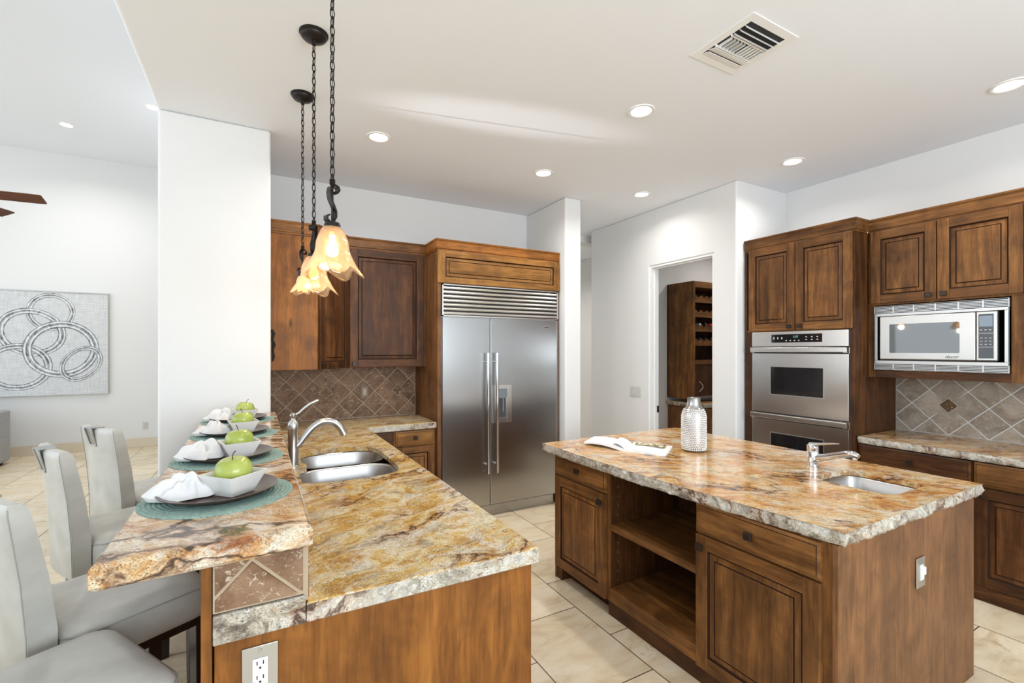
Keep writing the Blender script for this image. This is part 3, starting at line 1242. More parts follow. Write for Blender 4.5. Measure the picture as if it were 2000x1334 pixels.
t = tile_field(.0, 1.30, .9155, 1.3955, .4645, 1.160, accents=[(0, 0), (6, 0)], seed=9)
o = t.build('tile_backsplash', [TILE, GROUT, TILE_A])
o.location = (.097, 4.546, 0)
tag(o, 'brown diagonal stone tile backsplash behind the peninsula sink', 'backsplash')

# ------------------------------------------------------------------ peninsula
PY0 = 1.275


def chaikin(p, it=2):
    for _ in range(it):
        q = []
        for i in range(len(p)):
            a, c = p[i], p[(i + 1) % len(p)]
            q.append((a[0] * .75 + c[0] * .25, a[1] * .75 + c[1] * .25))
            q.append((a[0] * .25 + c[0] * .75, a[1] * .25 + c[1] * .75))
        p = q
    return p


hole = chaikin([(.205, 2.40), (.40, 2.375), (.62, 2.40), (.685, 2.48), (.69, 2.80), (.685, 3.08), (.62, 3.18), (.42, 3.20), (.28, 3.17), (.225, 3.08), (.225, 2.86), (.245, 2.845), (.245, 2.745), (.20, 2.735), (.19, 2.50)], 2)
o = slab('countertop', [G_PEN, G_PEDGE], [(.112, PY0), (.80, PY0), (.80, 3.925), (1.398, 3.925), (1.398, 4.543), (.112, 4.543)], [hole[::-1]], .862, .914)
tag(o, 'gold granite L-shaped countertop with the double sink', 'countertop')
b = MB()
b.box(-.088, .110, PY0 + .001, 1.42, .8625, .932)
b.build('end_block', G_PEDGE, o, bevel=.003)
o['label'] = 'gold granite L-shaped lower countertop holding the double sink'

t = thing('peninsula_cabinet', 'brown wooden peninsula base with raised bar wall and outlet end panel', 'cabinet', (0, 0, 0))
b = MB()
b.box(.105, .124, 1.318, 3.64, 0, .858)
b.box(.762, .782, 1.318, 3.93, .09, .858)
b.box(.72, .74, 1.318, 3.93, 0, .09)
b.box(.124, .762, 1.318, 3.93, .09, .108)
b.box(.124, .762, 1.318, 1.336, .108, .858)
b.build('carcass', [wood('z', 'orange')], t)
b = MB()
b.box(-.086, .782, 1.290, 1.316, 0, .8615)
b.build('end_panel', [wood('z', 'orange')], t, bevel=.002)
b = MB()
b.box(-.112, -.090, 1.285, 3.645, 0, 1.064)
b.build('bar_back_panel', [wood('z', 'orange')], t, bevel=.002)
b = MB()
b.box(-.088, .104, 1.425, 3.645, .0, 1.064)
b.build('bar_wall', M_WALL, t)
tf = tile_field(-.088, .108, .935, 1.0645, -.008, 1.047, seed=21)
tf.box(-.088, .105, .012, .13, .933, 1.0645, 1)
o = tf.build('end_tile', [TILE, GROUT, TILE_A], t)
o.location = (0, PY0 + .006, 0)
tf = tile_field(0, 2.36, .916, 1.0645, .3, 1.047, seed=22)
o = tf.build('side_tile', [TILE, GROUT, TILE_A], t)
o.location = (.1115 + .006, 1.284, 0)
o.rotation_euler = (0, 0, pi / 2)

BZ = 1.12
o = slab('bar_countertop', [G_BAR, G_BAR], [(-.292, 1.212), (.122, 1.236), (.122, 3.648), (-.292, 3.648)], [], 1.0655, BZ, smooth_edges=.009)
tag(o, 'raised granite breakfast bar slab with four place settings', 'countertop')


# outlets
def outlet(name, label, loc, rz, plate, device, w=.070, h=.115):
    t = thing(name, label, 'outlet', loc, rz)
    p = MB()
    p.box(-w / 2, w / 2, -.005, 0, -h / 2, h / 2)
    p.lathe([(.004, 0), (.004, -.0015), (.002, -.002)], 10, (0, -.005, h / 2 - .010), axis='y', cap0=False)
    p.lathe([(.004, 0), (.004, -.0015), (.002, -.002)], 10, (0, -.005, -h / 2 + .010), axis='y', cap0=False)
    p.build('wall_plate', plate, t, bevel=.002)
    q = MB()
    q.box(-.0165, .0165, -.0085, -.004, -.033, .033)
    r = q.build('receptacle', device, t, bevel=.002)
    s = MB()
    for zc in (.017, -.017):
        s.box(-.008, -.0055, -.0092, -.0084, zc + .001, zc + .010)
        s.box(.0055, .008, -.0092, -.0084, zc + .001, zc + .010)
        s.lathe([(.0028, 0), (.0028, -.0008)], 8, (0, -.0084, zc - .006), axis='y')
    s.build('socket_slots', BLACK, r)
    return t


outlet('outlet', 'steel plate outlet on the near end of the peninsula', (.009, 1.2895, .770), 0, SATIN, WHITE_P, .078, .125)
outlet('outlet', 'small outlet set in the brown tile backsplash', (.904, 4.5435, 1.155), 0, plain('brown_plate', srgb(120, 100, 82), .4), plain('beige_device', srgb(190, 172, 150), .4))
outlet('outlet', 'pale outlet low on the living room wall', (-1.56, 9.3985, .34), 0, GREY_P, GREY_P)

# switches
t = thing('light_switch', 'steel plate rocker switch on the island end panel', 'switch', (2.425, .8785, .625), 0)
b = MB()
b.box(-.038, .038, -.005, 0, -.062, .062)
b.build('wall_plate', NICKEL, t, bevel=.002)
b = MB()
b.box(-.0165, .0165, -.008, -.004, -.033, .033)
r = b.build('switch_frame', GREY_P, t, bevel=.002)
b = MB()
b.box(-.002, .013, -.018, -.008, -.006, .026)
b.box(-.013, .013, -.011, -.008, -.028, .028)
b.build('rocker', WHITE_P, r, bevel=.002)
t = thing('light_switch', 'pale double switch on the white wall beside the pantry doorway', 'switch', (3.7845, 3.957, 1.077), R90)
b = MB()
b.box(-.082, .082, -.005, 0, -.060, .060)
b.build('wall_plate', GREY_P, t, bevel=.002)
for xx in (-.045, 0, .045):
    b = MB()
    b.box(xx - .016, xx + .016, -.008, -.004, -.033, .033)
    b.build('rocker', GREY_P, t, bevel=.002)


# ---- sinks
def bowl(x0, x1, y0, y1, z1, depth, r, parent):
    rings = []
    for ins, z in ((-.012, z1), (0, z1), (.004, z1 - .006), (.010, z1 - depth * .6), (.016, z1 - depth + .04), (.035, z1 - depth + .008), (.07, z1 - depth)):
        rings.append([(x, y, z) for x, y in rrect(x0 + ins, x1 - ins, y0 + ins, y1 - ins, max(.03, r - ins * .5), 7)])
    b = MB()
    b.loft(rings, 0, True, False, True)
    o = b.build('basin', SINKSTEEL, parent, recalc=False, angle=60)
    cx, cy = (x0 + x1) / 2, (y0 + y1) / 2
    d = MB()
    d.lathe([(.044, z1 - depth + .001), (.040, z1 - depth + .004), (.03, z1 - depth + .002), (.012, z1 - depth + .002)], 20, (cx, cy, 0), cap0=False)
    d.build('drain', CHROME, o)
    return o


t = thing('sink', 'stainless double-basin undermount sink in the peninsula counter', 'sink', (0, 0, 0))
bowl(.195, .68, 2.385, 2.79, .884, .20, .12, t)
bowl(.225, .685, 2.825, 3.19, .884, .20, .12, t)
t = thing('sink', 'small stainless prep sink in the island top', 'sink', (0, 0, 0))
bowl(2.435, 2.775, .985, 1.305, .884, .18, .06, t)

# ---- peninsula faucet
t = thing('faucet', 'tall brushed nickel faucet with arched spout by the double sink', 'faucet', (.178, 2.795, .914))
b = MB()
b.lathe([(.031, 0), (.031, .006), (.027, .010), (.0265, .10), (.0245, .12), (.0265, .145), (.0265, .20), (.029, .206), (.029, .226), (.026, .243), (.012, .258), (.010, .265), (.014, .272), (.014, .288), (.008, .294)], 24)
b.build('body', NICKEL, t)
b = MB()
pts = []
for k in range(19):
    a = k / 18
    x = .012 + .245 * a
    z = .105 + .165 * math.sin(min(1, a * 1.25) * pi * .5) ** 1.1 if a < .62 else .27 - ((a - .62) / .38) ** 1.9 * .105
    pts.append((x, -.01 * a, z))
pts = [(.0, 0, .10), (.03, 0, .125), (.06, 0, .165), (.095, 0, .205), (.135, 0, .232), (.175, 0, .238), (.212, 0, .226), (.240, 0, .200), (.258, 0, .168), (.264, 0, .155)]
fine = []
for i in range(len(pts) - 1):
    p0, p1, p2, p3 = [Vector(pts[max(0, min(len(pts) - 1, i + q))]) for q in (-1, 0, 1, 2)]
    for s_ in range(4):
        u = s_ / 4
        fine.append(tuple(.5 * ((2 * p1) + (p2 - p0) * u + (2 * p0 - 5 * p1 + 4 * p2 - p3) * u * u + (3 * p1 - p0 - 3 * p2 + p3) * u ** 3)))
fine.append(pts[-1])
b.tube(fine, [.0175 + .004 * (i / len(fine)) ** 3 for i in range(len(fine))], 16)
b.build('spout', NICKEL, t)
b = MB()
b.tube([(-.016, 0, .280), (.010, 0, .282)], [.008, .008], 10)
b.tube([(.005, 0, .281), (.028, 0, .293), (.055, 0, .318), (.085, 0, .340), (.118, 0, .354), (.128, 0, .357)], [.006, .006, .007, .0075, .0085, .006], 12)
b.build('lever', NICKEL, t)

# ---- island faucet
t = thing('faucet', 'low chrome single-lever faucet at the island prep sink', 'faucet', (2.652, 1.425, .914))
b = MB()
b.lathe([(.030, 0), (.030, .006), (.026, .008), (.026, .028), (.030, .032), (.030, .082), (.028, .09), (.029, .094), (.029, .118), (.020, .128), (.008, .130)], 24)
b.build('body', CHROME, t)
b = MB()
b.tube([(0, -.01, .052), (-.005, -.06, .066), (-.012, -.12, .088), (-.020, -.18, .108), (-.026, -.215, .112), (-.028, -.232, .106)], [.021, .019, .0175, .0175, .018, .012], 14)
b.lathe([(.012, 0), (.012, .016)], 14, (-.0265, -.215, .088))
b.build('spout', CHROME, t)
b = MB()
b.tube([(0, .012, .126), (-.004, -.04, .134), (-.010, -.095, .146), (-.014, -.135, .152)], [.020, .017, .012, .006], 12, flat=.45)
b.build('lever', CHROME, t)

# ------------------------------------------------------------------ island
t = thing('island_cabinet', 'brown wooden island base with open shelves between two doors', 'cabinet', (1.80, 2.655, 0), R90)
W = 1.755          # local x: 0 far end .. W near end panel
S0, S1 = .555, 1.178
b = MB()
DEP = 1.20
b.box(0, .02, 0, DEP, 0, .858, 0)                     # far end
b.box(W - .022, W - .001, .02, DEP, .0, .858, 0)
b.box(0, W - .022, DEP - .02, DEP, .0, .858, 0)       # back
b.box(.0, S0, .0, .02, .092, .858, 0)
b.box(S1, W, .0, .02, .092, .858, 0)
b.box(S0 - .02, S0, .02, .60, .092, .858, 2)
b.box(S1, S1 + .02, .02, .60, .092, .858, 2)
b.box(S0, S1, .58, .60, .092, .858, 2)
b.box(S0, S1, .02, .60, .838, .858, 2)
b.box(S0, S1, .0, .02, .836, .858, 1)
b.box(.02, W - .022, .075, .095, 0, .092, 1)
b.box(S0 - .02, W - .02, .015, .075, .0, .092, 1)
b.box(.0, .075, .005, .075, .0, .092, 1)
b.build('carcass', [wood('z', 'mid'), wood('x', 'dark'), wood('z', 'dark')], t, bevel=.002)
# peg holes
b = MB()
for yy in (.07, .50):
    for zz in list(range(12)):
        z = .14 + zz * .055
        b.lathe([(.003, 0), (.003, .0012)], 6, (S0, yy, z), axis='x')
b.build('peg_hole', plain('pale_peg', srgb(170, 150, 120), .5), t)
b = MB()
b.box(S0 + .002, S1 - .002, .03, .58, .506, .534)
b.box(S0 + .002, S1 - .002, .012, .03, .498, .536)
b.build('shelf', [wood('x', 'mid')], t, bevel=.002)
b = MB()
b.box(S0 + .002, S1 - .002, .0, .58, .092, .168)
b.build('bottom_shelf', [wood('x', 'mid')], t, bevel=.003)
drawer(t, .028, S0 - .012, .715, .852, 'mid')
door(t, .028, S0 - .012, .098, .706, 'mid', (S0 - .048, .655))
drawer(t, S1 + .004, W - .032, .715, .852, 'mid')
door(t, S1 + .004, W - .032, .098, .706, 'mid', (S1 + .036, .655))
b = MB()
b.box(W + .000, W + .020, -.004, DEP, 0, .859)
b.build('end_panel', [wood('z', 'tan')], t, bevel=.002)

hole = rrect(2.425, 2.785, .975, 1.315, .07, 6)
out = [(1.795, .855), (3.03, .855), (3.03, 2.69), (2.93, 2.71), (1.716, 2.69)]
bow = []
for k in range(1, 12):
    a = k / 12
    bow.append((1.716 + (1.795 - 1.716) * a - .035 * math.sin(pi * a), 2.69 + (.855 - 2.69) * a))
o = slab('island_countertop', [G_ISL, G_EDGE], out + bow, [hole[::-1]], .862, .914, chisel=.016, seed=11, fine=.016)
tag(o, 'rough-edged gold granite island top with vase and magazine', 'countertop')

# ---- vase
t = thing('vase', 'silver hammered bottle vase on the island', 'vase', (2.425, 2.02, .914))
b = MB()
prof = [(.050, 0), (.062, .004), (.069, .014), (.073, .035), (.073, .215), (.070, .235), (.062, .258), (.050, .274), (.043, .282), (.040, .30), (.0385, .325), (.0395, .336), (.035, .336), (.034, .30), (.030, .285)]
b.lathe(prof, 48, cap1=True)
b.build('vase_body', plain('silver_glaze', (.46, .45, .44), .28, .9), t)


def prof_r(z):
    for (r0, h0), (r1, h1) in zip(prof, prof[1:]):
        if h0 <= z <= h1 and h1 > h0:
            return r0 + (r1 - r0) * (z - h0) / (h1 - h0)
    return .05


b = MB()
z = .016
row = 0
while z < .272:
    R = prof_r(z)
    n = max(18, int(2 * pi * R / .0128))
    for i in range(n):
        a = 2 * pi * (i + .5 * (row % 2)) / n
        c = Vector((R * cos(a), R * sin(a), z))
        nn = Vector((cos(a), sin(a), 0))
        tt = Vector((-sin(a), cos(a), 0))
        ring = []
        for rr, hh in ((.0058, -.0005), (.0046, .0028), (.002, .0042)):
            ring.append([tuple(c + nn * hh + tt * rr * cos(2 * pi * k / 6) + Vector((0, 0, rr * sin(2 * pi * k / 6)))) for k in range(6)])
        b.loft(ring, 0, True, False, True)
    z += .0112
    row += 1
b.build('hammered_texture', plain('silver_bump_highlight', (.86, .85, .83), .25, .5), t, angle=80)  # relief highlights put into the colour: pale bumps on a darker body

# ---- magazine
t = thing('magazine', 'open magazine with curled pages lying on the island', 'magazine', (0, 0, .914))
PAPER = plain('white_paper', srgb(240, 240, 240), .5)


def npaper():
    n = N('printed_page')
    v = n.mapping(n.obj(), rot=(0, 0, rad(-30)))
    w = n.new('TexWave', wave_type='BANDS', bands_direction='Y')
    n.l(v, w.inputs[0])
    w.inputs['Scale'].default_value = 45
    k = n.noise(n.mapping(v, scale=(120, 20, 1)), 1, 2)
    m_ = n.math('MULTIPLY', n.ramp(w.outputs['Fac'], [(.5, 0.0), (.8, .4)]), n.ramp(k, [(.4, 0.0), (.6, 1.0)]))
    n.bsdf(n.mix(m_, srgb(242, 242, 240), srgb(140, 140, 145)), .45)
    return n.m


PAGE = npaper()
A = Vector((2.02, 2.215))
S = Vector((.83, .56)).normalized()          # spine direction
Q = Vector((.50, -.866)).normalized()         # right page outwards
Lp = Vector((-.30, .95)).normalized()         # left page outwards


def page_block(org, sd, od, ln, wd, hf, nseg, name, mat, th):
    b = MB()
    rows_t, rows_b = [], []
    for k in range(nseg + 1):
        a = k / nseg
        p = org + od * wd * a
        zt = hf(a)
        rows_t.append([(p.x, p.y, zt), (p.x + sd.x * ln, p.y + sd.y * ln, zt)])
        zb = max(0.0, zt - th * (1 - .3 * a))
        rows_b.append([(p.x, p.y, zb), (p.x + sd.x * ln, p.y + sd.y * ln, zb)])
    rings = [[rt[0], rt[1], rb[1], rb[0]] for rt, rb in zip(rows_t, rows_b)]
    b.loft(rings, 0, True)
    return b.build(name, mat, t, angle=30)


page_block(A, S, Q, .285, .255, lambda a: .010 + .007 * math.sin(pi * min(1, a * 1.3)) * (1 - a * .3), 10, 'page_block', PAGE, .02)
page_block(A, S, Lp, .22, .30, lambda a: .012 + .016 * math.sin(pi * a * .95) + .006 * a, 12, 'page_block', PAPER, .016)
page_block(A + S * .02 + Vector((.0, .0)), S, Lp, .20, .09, lambda a: .014 + .040 * math.sin(pi * .5 * a) * (1 - a * .35), 8, 'curled_page', PAPER, .0015)
b = MB()
ph = [(A + S * (.165 + .1 * i) + Q * (.03 + .19 * j)) for i, j in ((0, 0), (1, 0), (1, 1), (0, 1))]
b.add([(p.x, p.y, .0195 if k in (0, 1) else .0165) for k, p in enumerate(ph)], [(0, 1, 2, 3)], 0)
n = N('page_photo')
vor = n.voronoi(n.obj(), 26, out='Color')
nz = n.noise(n.obj(), 38, 3)
n.bsdf(n.ramp(nz, [(.36, srgb(30, 30, 28)), (.46, srgb(150, 132, 70)), (.56, srgb(226, 214, 180)), (.7, srgb(245, 242, 236))]), .4)
b.build('page_photo', n.m, t)

# ------------------------------------------------------------------ place settings
PLATE = N('dark_wood_plate')
v_ = PLATE.mapping(PLATE.obj(), scale=(3, 26, 10))
PLATE.bsdf(PLATE.ramp(PLATE.noise(v_, 1, 4, .6, .6), [(.3, srgb(48, 30, 22)), (.6, srgb(78, 54, 42)), (.8, srgb(104, 78, 62))]), .28)
PLATE = PLATE.m


def mat_woven():
    n = N('teal_woven_cord')
    v = n.obj()
    s = n.new('SeparateXYZ')
    n.l(v, s.inputs[0])
    a = n.math('ARCTAN2', s.outputs[1], s.outputs[0])
    r = n.new('VectorMath', operation='LENGTH')
    n.l(v, r.inputs[0])
    st = n.math('SINE', n.math('MULTIPLY', a, 260.0))
    nz = n.noise(v, 120, 2)
    c = n.ramp(nz, [(.3, srgb(112, 140, 132)), (.7, srgb(148, 172, 162))])
    c = n.mix(n.ramp(st, [(.0, .0), (1, .22)]), c, srgb(70, 100, 96))
    n.bsdf(c, .6, normal=n.bump(st, .3, .002), Specular_IOR_Level=.35)
    return n.m


WOVEN = mat_woven()
CLOTH = N('white_linen')
CLOTH.bsdf(srgb(222, 220, 218), .85, normal=CLOTH.bump(CLOTH.noise(CLOTH.obj(), 40, 3), .15, .004))
CLOTH = CLOTH.m
AP = N('green_apple_skin')
gv = AP.noise(AP.obj(), 14, 3)
sp = AP.voronoi(AP.obj(), 160)
ac = AP.ramp(gv, [(.3, srgb(146, 160, 66)), (.7, srgb(176, 186, 96))])
ac = AP.mix(AP.ramp(sp, [(.08, .5), (.16, 0.0)]), ac, srgb(200, 212, 140))
AP.bsdf(ac, .22, Specular_IOR_Level=.5)
AP = AP.m
STEM = plain('brown_apple_stem', srgb(74, 52, 34), .7)

# masters, each built around its own origin
b = MB()
pr = []
R_ = .195
nr = 17
for k in range(nr):
    rc = R_ * (k + .5) / nr
    w = R_ / nr / 2
    for q in range(4):
        a = -.5 + q / 4
        pr.append((max(.0005, rc + w * 2 * a), .0022 + .0024 * math.cos(a * pi) ** .8 if abs(a) < .5 else .0022))
pr.append((R_, .0018))
pr.append((R_, 0))
b.lathe(pr, 64, cap0=True, cap1=True)
mat_m = b.build('placemat', WOVEN, angle=80)
b = MB()
b.lathe([(.0, .004), (.085, .004), (.105, .006), (.130, .014), (.150, .022), (.153, .0225), (.153, .0205), (.132, .009), (.108, .0005), (.085, 0), (0, 0)], 56, cap0=False, cap1=False)
plate_m = b.build('dinner_plate', PLATE, angle=50)
b = MB()


def sq(h, z):
    return [(x, y, z) for x, y in rrect(-h, h, -h, h, .004, 2)]


b.loft([sq(.036, 0), sq(.038, .001), sq(.063, .060), sq(.0635, .062), sq(.0605, .062), sq(.060, .060), sq(.040, .010), sq(.034, .007)], 0, True)
bowl_m = b.build('square_bowl', CERAMIC, angle=35)
b = MB()
ap = []
for k in range(17):
    a = -pi / 2 + pi * k / 16
    r = .050 * cos(a) ** .85 if 0 < k < 16 else .0004
    z = .044 * sin(a)
    if k > 12:
        z -= .010 * ((k - 12) / 4) ** 2
    if k < 3:
        z += .006 * ((3 - k) / 3) ** 2
    ap.append((r * (1.0 + .04 * sin(a)), z))
b.lathe(ap, 28)
apple_m = b.build('green_apple', AP, angle=80)
b = MB()
b.tube([(0, 0, .030), (.001, .001, .043), (.004, .002, .052), (.010, .003, .058)], [.0017, .0014, .0014, .0021], 7)
b.build('stem', STEM, apple_m)


def napkin_mesh(seed):
    """crumpled, gathered cloth: folds fan from a pinch towards a loose tail"""
    b = MB()
    R = random.Random(seed)
    ph = [R.random() * 6.28 for _ in range(6)]
    nu, nv = 56, 15
    rings = []
    for j in range(nv + 1):
        q = j / nv
        ring = []
        for i in range(nu):
            a = 2 * pi * i / nu
            el = 1 + .55 * max(0, cos(a - pi)) ** 6 + .10 * sin(3 * a + ph[0]) + .05 * sin(7 * a + ph[1])
            rr = .060 * q * el
            x, y = rr * cos(a) * 1.12, rr * sin(a) * .80
            h = .066 * (1 - q ** 3.0) * (.80 + .20 * sin(2 * a + ph[2]))
            fold = .015 * sin(6 * a + 5 * q + ph[3]) * q * (1.15 - q) * 2 + .008 * sin(11 * a - 4 * q + ph[4]) * q * (1.1 - q) * 2
            nz = .008 * mnoise.noise(Vector((x * 38 + seed, y * 38, 3))) * (1 - q * .7)
            z = max(.0015, h + fold + nz)
            tail = max(0, cos(a - pi)) ** 6 * q
            z = z * (1 - .4 * tail) + .014 * tail * q
            if j == nv:
                z = min(z, .006) + .010 * tail
            ring.append((x + .010 * mnoise.noise(Vector((x * 25, y * 25, seed))), y + .008 * mnoise.noise(Vector((y * 25, x * 25, seed + 4))), z))
        rings.append(ring)
    b.loft(rings, 0, True, True, False)
    low = [(p[0] * .9, p[1] * .9, 0.0) for p in rings[-1]]
    b.loft([rings[-1], low], 0, True, False, True)
    return b


WHO = ['nearest the camera end of the bar', 'second along the bar', 'third along the bar', 'farthest along, beside the white column']
YS = [1.62, 2.165, 2.765, 3.29]
ROT = [rad(43), rad(14), rad(10), rad(8)]
for i, y in enumerate(YS):
    x = -.093
    g = ['placemats on the bar', 'plates on the bar', 'bowls on the bar', 'apples in the bowls', 'napkins on the plates']
    m_ = mat_m if i == 0 else mat_m.copy()
    p_ = plate_m if i == 0 else plate_m.copy()
    w_ = bowl_m if i == 0 else bowl_m.copy()
    a_ = apple_m if i == 0 else apple_m.copy()
    if i:
        for q in (m_, p_, w_, a_):
            COL.objects.link(q)
        st = apple_m.children[0].copy()
        COL.objects.link(st)
        st.parent = a_
    m_.location = (x, y, BZ + .0002)
    p_.location = (x, y, BZ + .0048)
    bx, by = x + .035, y - .022
    w_.location = (bx, by, BZ + .0090)
    w_.rotation_euler = (0, 0, ROT[i])
    a_.location = (bx, by, BZ + .0162 + .058)
    a_.rotation_euler = (rad([6, -4, 5, -6][i]), rad([-5, 4, 3, 6][i]), i * 1.9)
    tag(m_, 'round teal woven placemat ' + WHO[i], 'placemat', g[0])
    tag(p_, 'dark wooden plate ' + WHO[i], 'plate', g[1])
    tag(w_, 'white square bowl ' + WHO[i], 'bowl', g[2])
    tag(a_, 'green apple in the bowl ' + WHO[i], 'apple', g[3])
    nk = napkin_mesh(3 + i * 5).build('napkin', CLOTH, angle=180)
    nk.location = (x - .084, y - .006, BZ + .0108)
    nk.rotation_euler = (0, 0, rad([-6, 4, 10, 2][i]))
    tag(nk, 'crumpled white cloth napkin ' + WHO[i], 'napkin', g[4])


# ------------------------------------------------------------------ bar stools (local: faces +x)
def make_stool():
    t = thing('bar_stool', '', 'bar stool')
    # seat
    b = MB()
    rings = []
    for h, z in ((.195, .672), (.208, .680), (.212, .700), (.212, .758), (.206, .778), (.190, .790), (.150, .797), (.08, .800)):
        k = h / .212
        rings.append([(x, y, z) for x, y in rrect(-.205 * k, .178 * k, -.21 * k, .21 * k, .045 * k + .01, 6)])
    b.loft(rings, 0, True)
    s = b.build('seat', LEATHER, t, angle=60)
    b = MB()
    ring = [(x, y, .7705) for x, y in rrect(-.2035, .1765, -.2085, .2085, .054, 8)]
    b.tube(ring, .0022, 6, closed=True)
    b.build('piping', SEAM, s)
    # back
    b = MB()
    rings = []
    H = [(.640, .0, .050), (.655, .0, .080), (.80, -.001, .086), (.95, -.015, .078), (1.06, -.032, .070), (1.125, -.043, .064), (1.146, -.047, .056), (1.155, -.049, .035)]
    for z, dx, th in H:
        ring = []
        w = .170 if z < 1.14 else .170 - (z - 1.14) * .9
        th *= .82
        for q in range(9):        # slightly wrapped plan: outer face
            y = -w + 2 * w * q / 8
            ring.append((-.235 + dx - th * .5 + .030 * (1 - (y / .170) ** 2) * -.6 + .006 * (abs(y) / .170) ** 8, y, z))
        for q in range(9):
            y = w - 2 * w * q / 8
            ring.append((-.235 + dx + th * .5 + .030 * (1 - (y / .170) ** 2) * -.6 - .006 * (abs(y) / .170) ** 8, y, z))
        rings.append(ring)
    b.loft(rings, 0, True)
    bk = b.build('backrest', LEATHER, t, bevel=0, angle=50)
    for sy in (-1, 1):
        b = MB()
        b.tube([(-.235 + dx - th * .41 + .003, sy * .1712, z) for z, dx, th in H[1:-1]], .0016, 6)
        b.build('piping', SEAM, bk)
    # metal grip over the top edge
    b = MB()
    yc = .036
    xo = -.235 - .043 - .0615
    xl = xo + .012
    for a, c in ((-yc, -yc + .008), (yc - .008, yc)):
        b.prism([(xl + .009, 1.070), (xl + .013, 1.070), (xo + .006, 1.155), (xo - .004, 1.155)], a, c, axis='y')
    b.prism([(xl + .008, 1.062), (xl + .014, 1.062), (xl + .012, 1.072), (xl + .006, 1.072)], -yc, yc, axis='y')
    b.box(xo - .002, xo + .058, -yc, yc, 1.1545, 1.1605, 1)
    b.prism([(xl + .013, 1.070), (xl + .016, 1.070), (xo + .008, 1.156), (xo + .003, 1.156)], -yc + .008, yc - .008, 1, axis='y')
    b.build('grip_handle', [NICKEL, plain('dark_grey_metal', (.35, .35, .35), .4, 1.0)], bk, bevel=.002)  # top plate and inset in dark grey metal, border in nickel
    # legs
    for sx, sy in ((1, -1), (1, 1), (-1, -1), (-1, 1)):
        b = MB()
        xt, yt = .148 * sx - .03 * (sx < 0), .165 * sy
        xb, yb = xt + (.0 if sx > 0 else -.07), yt + .004 * sy
        R = lambda x, y, h, z: [(x - h, y - h, z), (x + h, y - h, z), (x + h, y + h, z), (x - h, y + h, z)]
        b.loft([R(xb, yb, .017, 0), R(xt, yt, .023, .675)], 0, False)
        b.build('leg', ESPRESSO, t, bevel=.002)
    for (p0, p1, z) in (((.148, -.165), (.148, .165), .26), ((-.225, -.167), (-.225, .167), .30), ((-.215, -.166), (.148, -.166), .36), ((-.215, .166), (.148, .166), .36)):
        b = MB()
        x0_, x1_ = sorted((p0[0], p1[0]))
        y0_, y1_ = sorted((p0[1], p1[1]))
        e = .011
        b.box(x0_ - e * (x0_ == x1_), x1_ + e * (x0_ == x1_), y0_ - e * (y0_ == y1_), y1_ + e * (y0_ == y1_), z - .017, z + .017)
        b.build('stretcher', ESPRESSO, t, bevel=.002)
    b = MB()
    b.box(-.19, .165, -.19, .19, .645, .674)
    b.build('seat_frame', ESPRESSO, t, bevel=.002)
    return t


st = make_stool()
st.location = (-.402, 1.420, 0)
st.rotation_euler = (0, 0, rad(31))
st['label'] = 'grey leather bar stool at the near end, only its seat in view'
st['group'] = 'grey leather bar stools'
for x, y, a, lb in ((-.377, 1.937, 31, 'grey leather bar stool with tall back cut by the frame edge, second along the bar'),
                    (-.465, 2.685, 26, 'grey leather bar stool third along the bar, before the one nearest the column'),
                    (-.465, 3.28, 34, 'grey leather bar stool closest to the white column')):
    dup(st, (x, y, 0), rad(a), lb)


# ------------------------------------------------------------------ pendants
def mat_shade():
    n = N('amber_art_glass')
    v = n.obj()
    f = n.noise(v, 14, 3, .5, .6)
    c = n.ramp(f, [(.3, (1.0, .80, .60)), (.7, (1.0, .90, .80))])
    tr = n.new('BsdfTransparent')
    n.put(tr.inputs[0], n.ramp(f, [(.3, (.80, .60, .40)), (.7, (.95, .82, .66))]))
    tl = n.new('BsdfTranslucent')
    n.put(tl.inputs[0], c)
    gl = n.new('BsdfGlossy')
    n.put(gl.inputs[0], (1, .97, .92))
    gl.inputs['Roughness'].default_value = .12
    bp = n.bump(f, .6, .01)
    n.l(bp, gl.inputs['Normal'])
    fr_ = n.new('LayerWeight')
    fr_.inputs[0].default_value = .35
    m1 = n.new('MixShader')
    m1.inputs[0].default_value = .13
    n.l(tr.outputs[0], m1.inputs[1])
    n.l(tl.outputs[0], m1.inputs[2])
    m2 = n.new('MixShader')
    n.l(n.math('MULTIPLY_ADD', fr_.outputs['Facing'], .35, .06), m2.inputs[0])
    n.l(m1.outputs[0], m2.inputs[1])
    n.l(gl.outputs[0], m2.inputs[2])
    n.l(m2.outputs[0], n.out.inputs[0])
    return n.m


SHADE = mat_shade()
BULB = N('lit_bulb')
em = BULB.new('Emission')
em.inputs[0].default_value = (1, .80, .50, 1)
em.inputs[1].default_value = 6
BULB.l(em.outputs[0], BULB.out.inputs[0])
BULB = BULB.m


